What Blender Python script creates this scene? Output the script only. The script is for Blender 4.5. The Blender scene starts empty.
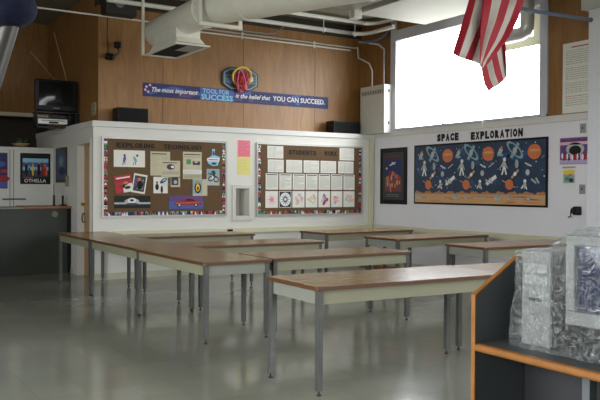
import bpy, bmesh, math, random
from mathutils import Vector, Matrix, noise
R = math.radians
random.seed(7)
scene = bpy.context.scene
col = scene.collection

# ------------------------------------------------------------------ camera
cd = bpy.data.cameras.new('camera'); cam = bpy.data.objects.new('camera', cd); col.objects.link(cam)
cd.sensor_width = 36.0; cd.sensor_fit = 'HORIZONTAL'; cd.lens = 36.0*760.6/600.0; cd.clip_start = 0.05; cd.clip_end = 200
FW = Vector((0.5312567, 0.84707052, -0.01542222)); RT = Vector((0.84720107, -0.53125022, 0.00485288)); UP = Vector((0.00408233, 0.01564384, 0.99986929))
M = Matrix((RT, UP, -FW)).transposed().to_4x4(); M.translation = Vector((0, 0, 1.41))
cam.matrix_world = M
scene.camera = cam

# ------------------------------------------------------------------ light and exposure
scene.view_settings.view_transform = 'Standard'; scene.view_settings.look = 'None'
scene.view_settings.gamma = 1.0; scene.view_settings.use_curve_mapping = False
scene.view_settings.exposure = 0.72
wd = bpy.data.worlds.new('overcast_sky'); scene.world = wd; wd.use_nodes = True
wn = wd.node_tree.nodes; wn['Background'].inputs[0].default_value = (0.93, 0.97, 1.0, 1); wn['Background'].inputs[1].default_value = 9.0
_tc = wn.new('ShaderNodeTexCoord'); _sx = wn.new('ShaderNodeSeparateXYZ'); _cr = wn.new('ShaderNodeValToRGB'); _mr = wn.new('ShaderNodeMapRange')
_mr.inputs[1].default_value = -1.0; _mr.inputs[2].default_value = 1.0
_cr.color_ramp.elements[0].position = .47; _cr.color_ramp.elements[0].color = (.36, .37, .34, 1); _cr.color_ramp.elements[1].position = .51; _cr.color_ramp.elements[1].color = (.93, .97, 1.0, 1)
_wl = wd.node_tree.links; _wl.new(_tc.outputs['Generated'], _sx.inputs[0]); _wl.new(_sx.outputs[2], _mr.inputs[0]); _wl.new(_mr.outputs[0], _cr.inputs[0]); _wl.new(_cr.outputs[0], wn['Background'].inputs[0])

def portal(name, loc, rot, sx, sy):
    ld = bpy.data.lights.new(name, 'AREA'); ld.shape = 'RECTANGLE'; ld.size = sx; ld.size_y = sy; ld.cycles.is_portal = True
    o = bpy.data.objects.new(name, ld); col.objects.link(o); o.location = loc; o.rotation_euler = rot
    return o
def lamp(name, loc, rot, sx, sy, power, colr=(1, 1, 1)):
    o = portal(name, loc, rot, sx, sy); o.data.cycles.is_portal = False; o.data.energy = power; o.data.color = colr
    return o
portal('window_daylight', (9.0, 9.1, 3.28), (0, R(90), 0), 1.7, 3.4)
portal('window_daylight_near', (9.0, .6, 3.28), (0, R(90), 0), 1.7, 4.3)  # portal of the near window added out of view for fill
portal('window_daylight_rear', (5.5, -4.32, 2.3), (R(90), 0, 0), 3.1, 2.3)  # portal of the rear window added behind the camera for fill
portal('window_daylight_left', (-3.32, 3.0, 2.3), (0, R(-90), 0), 2.3, 7.0)

# ------------------------------------------------------------------ materials
def srgb(r, g, b):
    f = lambda c: ((c/255+0.055)/1.055)**2.4 if c/255 > 0.04045 else c/255/12.92
    return (f(r), f(g), f(b), 1)
MATS = {}
def mat(name, rgb, rough=0.6, metal=0.0, var=0.06, scale=8.0, bump=0.0, spec=0.5, alpha=None):
    """procedural: base colour varied by noise, optional noise bump"""
    if name in MATS: return MATS[name]
    m = bpy.data.materials.new(name); m.use_nodes = True; nt = m.node_tree; b = nt.nodes['Principled BSDF']
    c = srgb(*rgb)
    tc = nt.nodes.new('ShaderNodeTexCoord'); nz = nt.nodes.new('ShaderNodeTexNoise'); nz.inputs['Scale'].default_value = scale; nz.inputs['Detail'].default_value = 4
    nt.links.new(tc.outputs['Object'], nz.inputs['Vector'])
    rp = nt.nodes.new('ShaderNodeValToRGB')
    rp.color_ramp.elements[0].position = 0.3; rp.color_ramp.elements[1].position = 0.7
    rp.color_ramp.elements[0].color = tuple(x*(1-var) for x in c[:3])+(1,); rp.color_ramp.elements[1].color = tuple(min(1, x*(1+var)) for x in c[:3])+(1,)
    nt.links.new(nz.outputs[0], rp.inputs[0]); nt.links.new(rp.outputs[0], b.inputs['Base Color'])
    b.inputs['Roughness'].default_value = rough; b.inputs['Metallic'].default_value = metal; b.inputs['Specular IOR Level'].default_value = spec
    if bump:
        bp = nt.nodes.new('ShaderNodeBump'); bp.inputs['Strength'].default_value = bump; bp.inputs['Distance'].default_value = 0.01
        nt.links.new(nz.outputs[0], bp.inputs['Height']); nt.links.new(bp.outputs[0], b.inputs['Normal'])
    MATS[name] = m
    return m
def P(m): return m.node_tree.nodes['Principled BSDF']

def wood_wall_mat():
    m = mat('plywood_panel', (150, 104, 62), 0.45); nt = m.node_tree; b = P(m)
    for l in list(b.inputs['Base Color'].links): nt.links.remove(l)
    tc = nt.nodes.new('ShaderNodeTexCoord'); mp = nt.nodes.new('ShaderNodeMapping'); mp.inputs['Scale'].default_value = (1.1, 1.1, 0.16)
    nt.links.new(tc.outputs['Object'], mp.inputs[0])
    n1 = nt.nodes.new('ShaderNodeTexNoise'); n1.inputs['Scale'].default_value = 9; n1.inputs['Detail'].default_value = 8; n1.inputs['Distortion'].default_value = 1.5
    nt.links.new(mp.outputs[0], n1.inputs[0])
    n2 = nt.nodes.new('ShaderNodeTexNoise'); n2.inputs['Scale'].default_value = 0.9; nt.links.new(tc.outputs['Object'], n2.inputs[0])
    r = nt.nodes.new('ShaderNodeValToRGB'); r.color_ramp.elements[0].position = .32; r.color_ramp.elements[1].position = .7
    r.color_ramp.elements[0].color = srgb(146, 102, 54); r.color_ramp.elements[1].color = srgb(168, 122, 70)
    nt.links.new(n1.outputs[0], r.inputs[0])
    mx = nt.nodes.new('ShaderNodeMix'); mx.data_type = 'RGBA'; mx.blend_type = 'MULTIPLY'; mx.inputs[0].default_value = .35
    nt.links.new(r.outputs[0], mx.inputs[6]); nt.links.new(n2.outputs[0], mx.inputs[7]); nt.links.new(mx.outputs[2], b.inputs['Base Color'])
    return m
def laminate_mat():
    m = mat('walnut_laminate', (150, 108, 72), 0.3); nt = m.node_tree; b = P(m)
    for l in list(b.inputs['Base Color'].links): nt.links.remove(l)
    tc = nt.nodes.new('ShaderNodeTexCoord'); mp = nt.nodes.new('ShaderNodeMapping'); mp.inputs['Scale'].default_value = (1.2, 9, 9)
    nt.links.new(tc.outputs['Object'], mp.inputs[0])
    n1 = nt.nodes.new('ShaderNodeTexNoise'); n1.inputs['Scale'].default_value = 5; n1.inputs['Detail'].default_value = 7; n1.inputs['Distortion'].default_value = .8
    nt.links.new(mp.outputs[0], n1.inputs[0])
    r = nt.nodes.new('ShaderNodeValToRGB'); r.color_ramp.elements[0].position = .3; r.color_ramp.elements[1].position = .72
    r.color_ramp.elements[0].color = srgb(134, 102, 54); r.color_ramp.elements[1].color = srgb(164, 128, 74)
    nt.links.new(n1.outputs[0], r.inputs[0]); nt.links.new(r.outputs[0], b.inputs['Base Color'])
    return m
def floor_mat():
    m = mat('vinyl_floor', (150, 152, 142), 0.16); nt = m.node_tree; b = P(m)
    for l in list(b.inputs['Base Color'].links): nt.links.remove(l)
    tc = nt.nodes.new('ShaderNodeTexCoord')
    br = nt.nodes.new('ShaderNodeTexBrick'); br.offset = 0.0; br.squash = 1.0
    br.inputs['Scale'].default_value = 1.0; br.inputs['Brick Width'].default_value = .3048; br.inputs['Row Height'].default_value = .3048
    br.inputs['Mortar Size'].default_value = .0012; br.inputs['Mortar Smooth'].default_value = .3; br.inputs['Bias'].default_value = 0
    br.inputs['Color1'].default_value = srgb(142, 144, 131); br.inputs['Color2'].default_value = srgb(150, 151, 137); br.inputs['Mortar'].default_value = srgb(128, 128, 116)
    nt.links.new(tc.outputs['Object'], br.inputs['Vector'])
    n = nt.nodes.new('ShaderNodeTexNoise'); n.inputs['Scale'].default_value = 1.3; n.inputs['Detail'].default_value = 6; nt.links.new(tc.outputs['Object'], n.inputs[0])
    r = nt.nodes.new('ShaderNodeValToRGB'); r.color_ramp.elements[0].color = (.8, .8, .8, 1); r.color_ramp.elements[1].color = (1, 1, 1, 1); nt.links.new(n.outputs[0], r.inputs[0])
    mx = nt.nodes.new('ShaderNodeMix'); mx.data_type = 'RGBA'; mx.blend_type = 'MULTIPLY'; mx.inputs[0].default_value = 1
    nt.links.new(br.outputs[0], mx.inputs[6]); nt.links.new(r.outputs[0], mx.inputs[7]); nt.links.new(mx.outputs[2], b.inputs['Base Color'])
    mr = nt.nodes.new('ShaderNodeMapRange'); mr.inputs[3].default_value = .07; mr.inputs[4].default_value = .15; nt.links.new(n.outputs[0], mr.inputs[0]); nt.links.new(mr.outputs[0], b.inputs['Roughness'])
    bp = nt.nodes.new('ShaderNodeBump'); bp.inputs['Strength'].default_value = .03; bp.inputs['Distance'].default_value = .01; nt.links.new(n.outputs[0], bp.inputs['Height']); nt.links.new(bp.outputs[0], b.inputs['Normal'])
    return m
WOOD = wood_wall_mat(); LAM = laminate_mat(); P(LAM).inputs['Specular IOR Level'].default_value = .3; P(LAM).inputs['Roughness'].default_value = .24; FLOOR = floor_mat(); P(FLOOR).inputs['Specular IOR Level'].default_value = .3
WALL = mat('white_wall_paint', (216, 214, 206), .55, var=.02, scale=2)
LEDGE = mat('ledge_paint', (212, 211, 206), .5, var=.02)
CREAM = mat('cream_paint', (206, 202, 172), .5, var=.02)
CEIL = mat('ceiling_paint', (128, 125, 110), .8, var=.05)
DARKTRIM = mat('dark_header_paint', (60, 52, 44), .8)  # dark brown for the wall-top strip, alcove recess and grille backing
WINTRIM = mat('window_frame_paint', (190, 190, 200), .5, var=.02)
DUCT = mat('duct_paint', (240, 238, 228), .38, var=.03, scale=5)
FLAT = mat('flat_duct_paint', (186, 184, 178), .6, var=.03, scale=3)
PIPE = mat('pipe_paint', (226, 226, 220), .35, var=.02)
GREYPIPE = mat('grey_conduit', (150, 150, 148), .35, .3)
DARKMET = mat('dark_metal', (38, 38, 42), .4, .4)
BLACK = mat('black_plastic', (12, 12, 13), .45, var=.1, spec=.3)
SCREEN = mat('dark_glass', (14, 17, 20), .1, spec=.3)
LEG = mat('grey_leg_enamel', (94, 95, 92), .35, .25)
APRONL = mat('olive_cream_apron', (144, 142, 118), .4, var=.02)  # long aprons: the warmer light they catch is put into the colour
APRONE = mat('pale_grey_apron', (138, 139, 128), .4, var=.02)  # end aprons: cool light from the left is put into the colour
EDGE = mat('brown_edge_band', (92, 60, 34), .45)
GLIDE = mat('glide_steel', (70, 68, 64), .3, .6)
OAK = mat('oak_edge', (150, 98, 46), .35, var=.15, scale=14)
OAKC = mat('brown_counter_wood', (140, 92, 52), .4, var=.1)
CARREL = mat('carrel_laminate', (74, 78, 80), .5, var=.06, scale=60)
CARRELD = mat('carrel_dark_panel', (40, 40, 42), .6)
COUNTER = mat('charcoal_panel', (48, 52, 45), .5, var=.04)
PAPER = mat('paper', (226, 224, 214), .8, var=.02)
AGED = mat('newsprint', (196, 188, 158), .8, var=.04)
INK = mat('grey_ink', (158, 157, 152), .8)
BLACKINK = mat('black_ink', (18, 18, 18), .7)
CORK = mat('cork', (98, 74, 48), .9, var=.18, scale=90, bump=.2)
PLASTERGREY = mat('pier_paint', (212, 213, 218), .6, var=.02)  # lightened in colour to make up for light missing on the pier
LSW = mat('light_switch', (150, 150, 146), .5)
BEIGEPC = mat('beige_computer_plastic', (128, 128, 124), .45, var=.02)
def colm(name, *rgb, rough=.6): return mat(name, rgb, rough, var=.04, scale=30)
RED = colm('red_print', 178, 40, 44); NAVY = colm('navy_print', 38, 44, 96); BLUEP = colm('blue_print', 70, 90, 160); SKYB = colm('pale_blue_print', 140, 200, 220)
YEL = colm('yellow_print', 226, 200, 60); PINK = colm('pink_paper', 232, 120, 140); YELP = colm('yellow_paper', 226, 214, 120); WHITE = colm('white_print', 228, 228, 224)
ORG = colm('orange_print', 206, 112, 66); SAND = colm('sand_print', 204, 158, 112); SANDD = colm('dark_sand_print', 176, 124, 82); SPACE = mat('space_blue_print', (38, 60, 86), .5, var=.25, scale=6)
TEALP = colm('pale_teal_print', 130, 166, 176); LGREY = colm('light_grey_print', 176, 180, 178); DGREY = colm('dark_grey_print', 54, 56, 62); PURP = colm('purple_print', 92, 66, 120); GREEN = colm('green_print', 90, 140, 90); CRIM = colm('crimson_print', 150, 30, 50)
LPINK = colm('light_pink_print', 226, 178, 190); LGRN = colm('light_green_print', 176, 206, 170); LORG = colm('light_orange_print', 236, 196, 130); LVIO = colm('light_violet_print', 176, 166, 206)

# ------------------------------------------------------------------ mesh helpers
class G:
    """collects geometry with several material slots and links it as one mesh object"""
    def __init__(s): s.v = []; s.f = []; s.m = []; s.mats = []; s.smooth = []
    def mi(s, m):
        if m not in s.mats: s.mats.append(m)
        return s.mats.index(m)
    def add(s, vs, fs, m, sm=False):
        o = len(s.v); s.v += [tuple(v) for v in vs]; k = s.mi(m)
        for f in fs: s.f.append([i+o for i in f]); s.m.append(k); s.smooth.append(sm)
    def box(s, x0, x1, y0, y1, z0, z1, m, bev=0.0):
        if bev <= 0:
            vs = [(x, y, z) for z in (z0, z1) for y in (y0, y1) for x in (x0, x1)]
            s.add(vs, [(0, 2, 3, 1), (4, 5, 7, 6), (0, 1, 5, 4), (1, 3, 7, 5), (3, 2, 6, 7), (2, 0, 4, 6)], m); return s
        bm = bmesh.new(); bmesh.ops.create_cube(bm, size=1)
        for v in bm.verts: v.co = Vector(((x0+x1)/2+v.co.x*(x1-x0), (y0+y1)/2+v.co.y*(y1-y0), (z0+z1)/2+v.co.z*(z1-z0)))
        bmesh.ops.bevel(bm, geom=bm.edges[:], offset=bev, segments=2, affect='EDGES', profile=.5)
        bm.verts.index_update()
        s.add([v.co for v in bm.verts], [[v.index for v in f.verts] for f in bm.faces], m); bm.free(); return s
    def prism(s, pts, a, b, m, axis='z'):
        """polygon pts extruded from a to b along axis"""
        def q(p, t): return {'z': (p[0], p[1], t), 'y': (p[0], t, p[1]), 'x': (t, p[0], p[1])}[axis]
        n = len(pts); vs = [q(p, a) for p in pts]+[q(p, b) for p in pts]
        s.add(vs, [list(range(n))[::-1], list(range(n, 2*n))]+[(i, (i+1) % n, n+(i+1) % n, n+i) for i in range(n)], m); return s
    def tube(s, pts, r, m, n=10, cap=True):
        pts = [Vector(p) for p in pts]; rs = r if isinstance(r, (list, tuple)) else [r]*len(pts)
        rings = []; ref = None
        for i, p in enumerate(pts):
            t = ((pts[min(i+1, len(pts)-1)]-p).normalized()+(p-pts[max(i-1, 0)]).normalized()).normalized() if 0 < i < len(pts)-1 else (pts[min(i+1, len(pts)-1)]-pts[max(i-1, 0)]).normalized()
            if ref is None: ref = Vector((0, 0, 1)) if abs(t.z) < .9 else Vector((1, 0, 0))
            a = t.cross(ref).normalized(); b = a.cross(t).normalized(); ref = b
            rings.append([p+(a*math.cos(2*math.pi*k/n)+b*math.sin(2*math.pi*k/n))*rs[i] for k in range(n)])
        vs = [v for ring in rings for v in ring]; fs = []
        for i in range(len(pts)-1):
            for k in range(n): fs.append((i*n+k, i*n+(k+1) % n, (i+1)*n+(k+1) % n, (i+1)*n+k))
        s.add(vs, fs, m, True)
        if cap: s.add(rings[0], [list(range(n))[::-1]], m); s.add(rings[-1], [list(range(n))], m)
        return s
    def lathe(s, prof, c, m, n=20):
        vs = [(c[0]+r*math.cos(2*math.pi*k/n), c[1]+r*math.sin(2*math.pi*k/n), c[2]+z) for r, z in prof for k in range(n)]
        fs = [(i*n+k, i*n+(k+1) % n, (i+1)*n+(k+1) % n, (i+1)*n+k) for i in range(len(prof)-1) for k in range(n)]
        s.add(vs, fs, m, True); return s
    def build(s, name, parent=None, m=None):
        me = bpy.data.meshes.new(name); me.from_pydata(s.v, [], s.f)
        for k in s.mats: me.materials.append(k)
        me.polygons.foreach_set('material_index', s.m); me.polygons.foreach_set('use_smooth', s.smooth)
        bm = bmesh.new(); bm.from_mesh(me); bmesh.ops.recalc_face_normals(bm, faces=bm.faces[:]); bm.to_mesh(me); bm.free()
        me.update(); o = bpy.data.objects.new(name, me); col.objects.link(o)
        if parent: o.parent = parent
        return o
def tag(o, label=None, cat=None, group=None, kind=None):
    if label: o['label'] = label
    if cat: o['category'] = cat
    if group: o['group'] = group
    if kind: o['kind'] = kind
    return o
def thing(name, label, cat, loc=(0, 0, 0), rz=0, group=None):
    o = bpy.data.objects.new(name, None); col.objects.link(o); o.empty_display_size = .1; o.location = loc; o.rotation_euler = (0, 0, rz)
    return tag(o, label, cat, group)
def struct(name, g, kind='structure'): return tag(g.build(name), kind='structure')
def tree(o, parent=None):
    c = o.copy(); col.objects.link(c); c.parent = parent
    for ch in list(o.children): tree(ch, c)
    return c

def text_geo(txt, size, bold=0.0, shear=0.0, align='LEFT'):
    cu = bpy.data.curves.new('t', 'FONT'); cu.body = txt; cu.size = size; cu.offset = bold; cu.shear = shear; cu.align_x = align; cu.resolution_u = 2
    o = bpy.data.objects.new('t', cu); col.objects.link(o); dg = bpy.context.evaluated_depsgraph_get()
    me = bpy.data.meshes.new_from_object(o.evaluated_get(dg))
    vs = [v.co.copy() for v in me.vertices]; fs = [list(p.vertices) for p in me.polygons]
    bpy.data.objects.remove(o); bpy.data.curves.remove(cu); bpy.data.meshes.remove(me)
    return vs, fs
class Sheet:
    """a thin flat thing on a wall: coordinates (a,b) in the wall, layers step outwards. wall 'b' faces -Y, wall 'r' faces -X, wall 's' faces -X at the side face"""
    def __init__(s, wall, depth, tilt=0.0, pivot=(0, 0)): s.wall = wall; s.d = depth-(.0015 if depth else 0); s.g = G(); s.L = 0; s.t = tilt; s.pv = pivot
    def q(s, a, b, o):
        if s.t:
            da, db = a-s.pv[0], b-s.pv[1]; a = s.pv[0]+da*math.cos(s.t)-db*math.sin(s.t); b = s.pv[1]+da*math.sin(s.t)+db*math.cos(s.t)
        return (a, s.d-o, b) if s.wall == 'b' else (s.d-o, a, b)
    def slab(s, a0, a1, b0, b1, t, m):
        pts = [(a0, b0), (a1, b0), (a1, b1), (a0, b1)]; n = 4
        vs = [s.q(*p, 0) for p in pts]+[s.q(*p, t) for p in pts]
        s.g.add(vs, [(0, 3, 2, 1), (4, 5, 6, 7)]+[(i, (i+1) % n, n+(i+1) % n, n+i) for i in range(n)], m); s.L = t+.0008; return s
    def up(s, k=.0008): s.L += k; return s
    def poly(s, pts, m): s.g.add([s.q(*p, s.L) for p in pts], [list(range(len(pts)))], m); return s
    def rect(s, a0, a1, b0, b1, m): return s.poly([(a0, b0), (a1, b0), (a1, b1), (a0, b1)], m)
    def ell(s, a, b, ra, rb, m, rot=0, n=18, inner=0):
        c, n_ = math.cos(rot), math.sin(rot)
        pt = lambda k, f: (a+ra*f*math.cos(k)*c-rb*f*math.sin(k)*n_, b+ra*f*math.cos(k)*n_+rb*f*math.sin(k)*c)
        if inner:
            P1 = [pt(2*math.pi*i/n, 1) for i in range(n)]; P2 = [pt(2*math.pi*i/n, inner) for i in range(n)]
            s.g.add([s.q(*p, s.L) for p in P1+P2], [(i, (i+1) % n, n+(i+1) % n, n+i) for i in range(n)], m)
        else: s.poly([pt(2*math.pi*i/n, 1) for i in range(n)], m)
        return s
    def line(s, a0, b0, a1, b1, w, m):
        d = Vector((a1-a0, b1-b0)); l = d.length or 1; nx, ny = -d.y/l*w/2, d.x/l*w/2
        return s.poly([(a0+nx, b0+ny), (a1+nx, b1+ny), (a1-nx, b1-ny), (a0-nx, b0-ny)], m)
    def text(s, txt, a, b, size, m, width=None, bold=0.0, shear=0.0, height=None, sgn=1, thick=0):
        vs, fs = text_geo(txt, size, bold, shear)
        x0 = min(v.x for v in vs); x1 = max(v.x for v in vs); y0 = min(v.y for v in vs); y1 = max(v.y for v in vs)
        kx = width/(x1-x0) if width else 1; ky = height/(y1-y0) if height else kx
        base = y0 if height else 0
        s.g.add([s.q(a+sgn*(v.x-x0)*kx, b+(v.y-base)*ky, s.L) for v in vs], fs, m)
        if thick: s.g.add([s.q(a+sgn*(v.x-x0)*kx, b+(v.y-base)*ky, s.L+thick) for v in vs], fs, m)
        return s
    def build(s, name, label=None, cat=None, group=None, parent=None):
        me = s.g; k = me.build(name, parent)
        return tag(k, label, cat, group)

YB, YU, XR, XS, XU, YF, ZC, ZL = 11.40, 11.83, 8.78, 3.46, 3.67, 13.77, 4.52, 2.42
# ------------------------------------------------------------------ room shell
struct('floor', G().box(-3.2, 9.1, -4.2, 16.2, -.1, 0, FLOOR))
struct('ceiling', G().box(-3.2, 9.1, -4.2, 16.2, ZC, ZC+.1, CEIL))
g = G()   # lower back wall with a niche opening
nx0, nx1, nz0, nz1 = 5.87, 6.12, .94, 1.40
g.box(XS, nx0, YB, YB+.15, 0, ZL-.09, WALL); g.box(nx1, XR, YB, YB+.15, 0, ZL-.09, WALL)
g.box(nx0, nx1, YB, YB+.15, 0, nz0, WALL); g.box(nx0, nx1, YB, YB+.15, nz1, ZL-.09, WALL); g.box(nx0-.05, nx1+.05, YB+.33, YB+.38, nz0-.05, nz1+.05, WALL); g.box(nx0-.05, nx0, YB+.15, YB+.33, nz0-.05, nz1+.05, WALL); g.box(nx1, nx1+.05, YB+.15, YB+.33, nz0-.05, nz1+.05, WALL); g.box(nx0, nx1, YB+.15, YB+.33, nz0-.05, nz0, WALL); g.box(nx0, nx1, YB+.15, YB+.33, nz1, nz1+.05, WALL)
struct('wall_back_lower', g)
struct('wall_back_upper', G().box(XU, XR+.3, YU, YU+.2, ZL-.09, 4.27, WOOD))
struct('trim_1', G().box(XU, XR+.3, YU-.01, YU+.2, 4.27, ZC, DARKTRIM))
g = G()   # side face with a doorway (y 11.56 - 12.21)
g.box(XS, XS+.15, YB+.15, 11.56, 0, ZL-.09, WALL); g.box(XS, XS+.15, 11.56, 12.21, 2.09, ZL-.09, WALL); g.box(XS, XS+.15, 12.21, 15.0, 0, ZL-.09, WALL)
struct('wall_side_lower', g)
struct('wall_side_upper', G().box(XU, XU+.2, YU+.2, 15.2, ZL-.09, ZC, WOOD))
g = G(); g.box(XS-.02, XR, YB-.025, YU+.002, ZL-.09, ZL, LEDGE, .008); g.box(XS-.02, XU+.03, YU, 14.98, ZL-.09, ZL, LEDGE)
struct('trim_2', g)
for i, x in enumerate((4.747, 6.24, 7.733)): struct('trim_%d' % (20+i), G().box(x-.004, x+.004, YU-.003, YU, ZL, 4.27, mat('seam_dark', (96, 66, 40), .7)))
# far wall: cabinet wall below, open shelf alcove, wood above
struct('wall_far_lower', G().box(-3.2, XS, YF, YF+.15, 0, 2.09, WALL))
struct('wall_far_upper', G().box(-3.2, XU, 15.0, 15.2, 2.74, ZC, WOOD))
g = G(); g.box(-3.2, XU, 15.9, 16.1, 0, 2.9, DARKTRIM); g.box(-3.2, XU, YF+.15, 15.9, 2.03, 2.09, DARKTRIM); g.box(XU, XU+.2, 15.0, 16.1, 0, ZC, DARKTRIM); g.box(-3.2, XU, 15.2, 16.1, ZC-.05, ZC, DARKTRIM); g.box(-3.2, XU, 15.2, 15.9, 2.9, 2.95, DARKTRIM)
struct('wall_alcove', g)
struct('trim_3', G().box(-3.2, XU, 14.96, 15.0, 2.74, 2.81, CREAM))

# right wall with window openings
WY0, WY1, WZ0, WZ1 = 7.48, 10.73, 2.49, 4.07
g = G()
for (a, b) in ((-4.2, -1.52), (2.72, WY0-.02), (WY1+.02, YU+.2)): g.box(XR, XR+.2, a, b, ZL-.02, ZC, WOOD)
for (a, b) in ((-1.52, 2.72), (WY0-.02, WY1+.02)): g.box(XR, XR+.2, a, b, WZ1+.02, ZC, WOOD); g.box(XR, XR+.2, a, b, ZL-.02, WZ0-.02, WOOD)
struct('wall_right_upper', g)
struct('wall_right_lower', G().box(XR, XR+.2, -4.2, YU, 0, ZL-.02, mat('cool_white_paint', (228, 226, 231), .5, var=.02, scale=2)))  # wall paint lightened and cooled in place of light missing on this wall
struct('trim_4', G().box(XR-.03, XR+.01, -4.2, YB-.02, ZL-.06, WZ0-.035, LEDGE, .006))
GLASS = bpy.data.materials.new('window_glass'); GLASS.use_nodes = True
nt = GLASS.node_tree; nt.nodes.clear(); go = nt.nodes.new('ShaderNodeOutputMaterial'); gt = nt.nodes.new('ShaderNodeBsdfTransparent'); gg = nt.nodes.new('ShaderNodeBsdfGlossy'); gg.inputs[1].default_value = .02
gm = nt.nodes.new('ShaderNodeMixShader'); gm.inputs[0].default_value = .06; nt.links.new(gt.outputs[0], gm.inputs[1]); nt.links.new(gg.outputs[0], gm.inputs[2]); nt.links.new(gm.outputs[0], go.inputs[0])
g = G(); g.box(-3.2, 9.1, -4.3, -4.2, 0, 1.2, WALL); g.box(-3.2, 9.1, -4.3, -4.2, 3.4, ZC, WALL); g.box(-3.2, 4.0, -4.3, -4.2, 1.2, 3.4, WALL); g.box(7.0, 9.1, -4.3, -4.2, 1.2, 3.4, WALL)
struct('wall_rear', g)
g = G(); g.box(-3.3, -3.2, -4.2, 16.2, 0, 1.2, WALL); g.box(-3.3, -3.2, -4.2, 16.2, 3.4, ZC, WALL); g.box(-3.3, -3.2, -4.2, -.4, 1.2, 3.4, WALL); g.box(-3.3, -3.2, 6.4, 16.2, 1.2, 3.4, WALL)
struct('wall_left', g)
w4 = tag(bpy.data.objects.new('window_4', None), kind='structure'); col.objects.link(w4)
g = G()
for y in (-.4, 1.6, 3.6, 6.35): g.box(-3.28, -3.22, y, y+.05, 1.2, 3.4, WINTRIM)
g.build('window_frame', w4); G().box(-3.255, -3.25, -.4, 6.4, 1.2, 3.4, GLASS).build('pane', w4)
w3 = tag(bpy.data.objects.new('window_3', None), kind='structure'); col.objects.link(w3)  # rear window added behind the camera to throw fill light into the room
g = G()
for x in (4.0, 5.5, 6.95): g.box(x, x+.05, -4.28, -4.22, 1.2, 3.4, WINTRIM)
g.build('window_frame', w3); G().box(4, 7, -4.255, -4.25, 1.2, 3.4, GLASS).build('pane', w3)
def window(n, y0, y1, mulls):
    w = tag(bpy.data.objects.new('window_%d' % n, None), kind='structure'); col.objects.link(w)
    g = G(); z0, z1 = WZ0, WZ1
    g.box(XR-.03, XR+.2, y0-.14, y0, z0-.04, ZC-.02, WINTRIM, .005); g.box(XR-.03, XR+.2, y1, y1+.15, z0-.04, ZC-.02, WINTRIM, .005)
    g.box(XR-.03, XR+.2, y0, y1, z1, z1+.19, WINTRIM, .005); g.box(XR-.045, XR+.2, y0-.14, y1+.15, z0-.035, z0+.005, WINTRIM, .005)
    g.build('window_frame', w)
    g = G()
    for y in mulls: g.box(XR+.11, XR+.15, y-.015, y+.015, z0, z1, WHITE)
    g.build('muntin', w)
    G().box(XR+.125, XR+.13, y0, y1, z0, z1, GLASS).build('pane', w)
window(1, WY0, WY1, (9.65,)); window(2, -1.5, 2.7, (.0, 1.3))  # the second window is added out of view as fill light
# infill panel around the duct outlet
g = G(); g.box(XR+.04, XR+.07, WY0, 7.66, 3.52, WZ1, CREAM); g.box(XR+.04, XR+.07, 7.66, 8.5, 3.52, 3.66, CREAM)
struct('trim_5', g)
# pier
struct('wall_pier', G().box(8.0, XR, 4.85, 6.08, 0, ZC, PLASTERGREY))
struct('trim_6', G().box(7.93, XR, 4.8, 6.14, 3.62, ZC, mat('pier_head_paint', (186, 186, 178), .6)))
# baseboards
BASE = mat('baseboard_vinyl', (190, 186, 168), .5)
struct('baseboard_back', G().box(XS, XR, YB-.012, YB, 0, .10, BASE)); struct('baseboard_right', G().box(XR-.012, XR, 6.08, YB-.012, 0, .10, BASE))
g = G(); g.box(XS-.012, XS, YB, 11.50, 0, .1, BASE); g.box(XS-.012, XS, 12.27, 12.75, 0, .1, BASE); struct('baseboard_side', g)
# side door
dr = tag(bpy.data.objects.new('door_1', None), kind='structure'); col.objects.link(dr)
DOORC = mat('door_birch', (176, 136, 84), .4, var=.08)
G().box(XS+.10, XS+.14, 11.56, 12.21, 0, 2.09, DOORC).build('door_leaf', dr)
g = G()
for a, b, c, d in ((11.50, 11.56, 0, 2.15), (12.21, 12.42, 0, 2.15), (11.56, 12.21, 2.09, 2.15)): g.box(XS-.015, XS+.0, a, b, c, d, LEDGE)
g.build('door_frame', dr)
BRASS = mat('brass', (196, 168, 90), .25, .9)
g = G(); g.tube([(XS+.10, 12.13, 1.14), (XS+.05, 12.13, 1.14)], .012, BRASS); g.tube([(XS+.07, 12.13, 1.14), (XS+.045, 12.13, 1.14), (XS+.02, 12.13, 1.14)], [.012, .032, .018], BRASS, 14); g.build('door_knob', dr)
g = G(); g.tube([(XS+.09, 12.13, .98), (XS+.05, 12.13, .99), (XS+.04, 12.13, .92), (XS+.05, 12.13, .85), (XS+.09, 12.13, .86)], .010, DARKMET); g.build('door_pull', dr)
# surface raceway along the walls
g = G(); g.box(XS+.3, XR-.05, YB-.04, YB, .655, .74, CREAM, .006); g.box(XR-.04, XR, 6.15, YB-.05, .655, .74, CREAM, .006); struct('trim_7', g)
# vertical conduit cover in the corner
struct('trim_8', G().box(XR-.12, XR-.03, YB-.05, YB-.0, .74, ZL-.09, CREAM, .008))
# far cabinet door seams
g = G()
for x in (2.73, 2.79): g.box(x-.005, x+.005, YF-.006, YF, 1.0, 2.05, mat('seam_grey', (120, 120, 112), .7))
struct('trim_9', g)
struct('trim_10', G().box(-3.2, XS-.0, YF-.03, YF+.15, 2.05, 2.10, LEDGE, .005))

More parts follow.
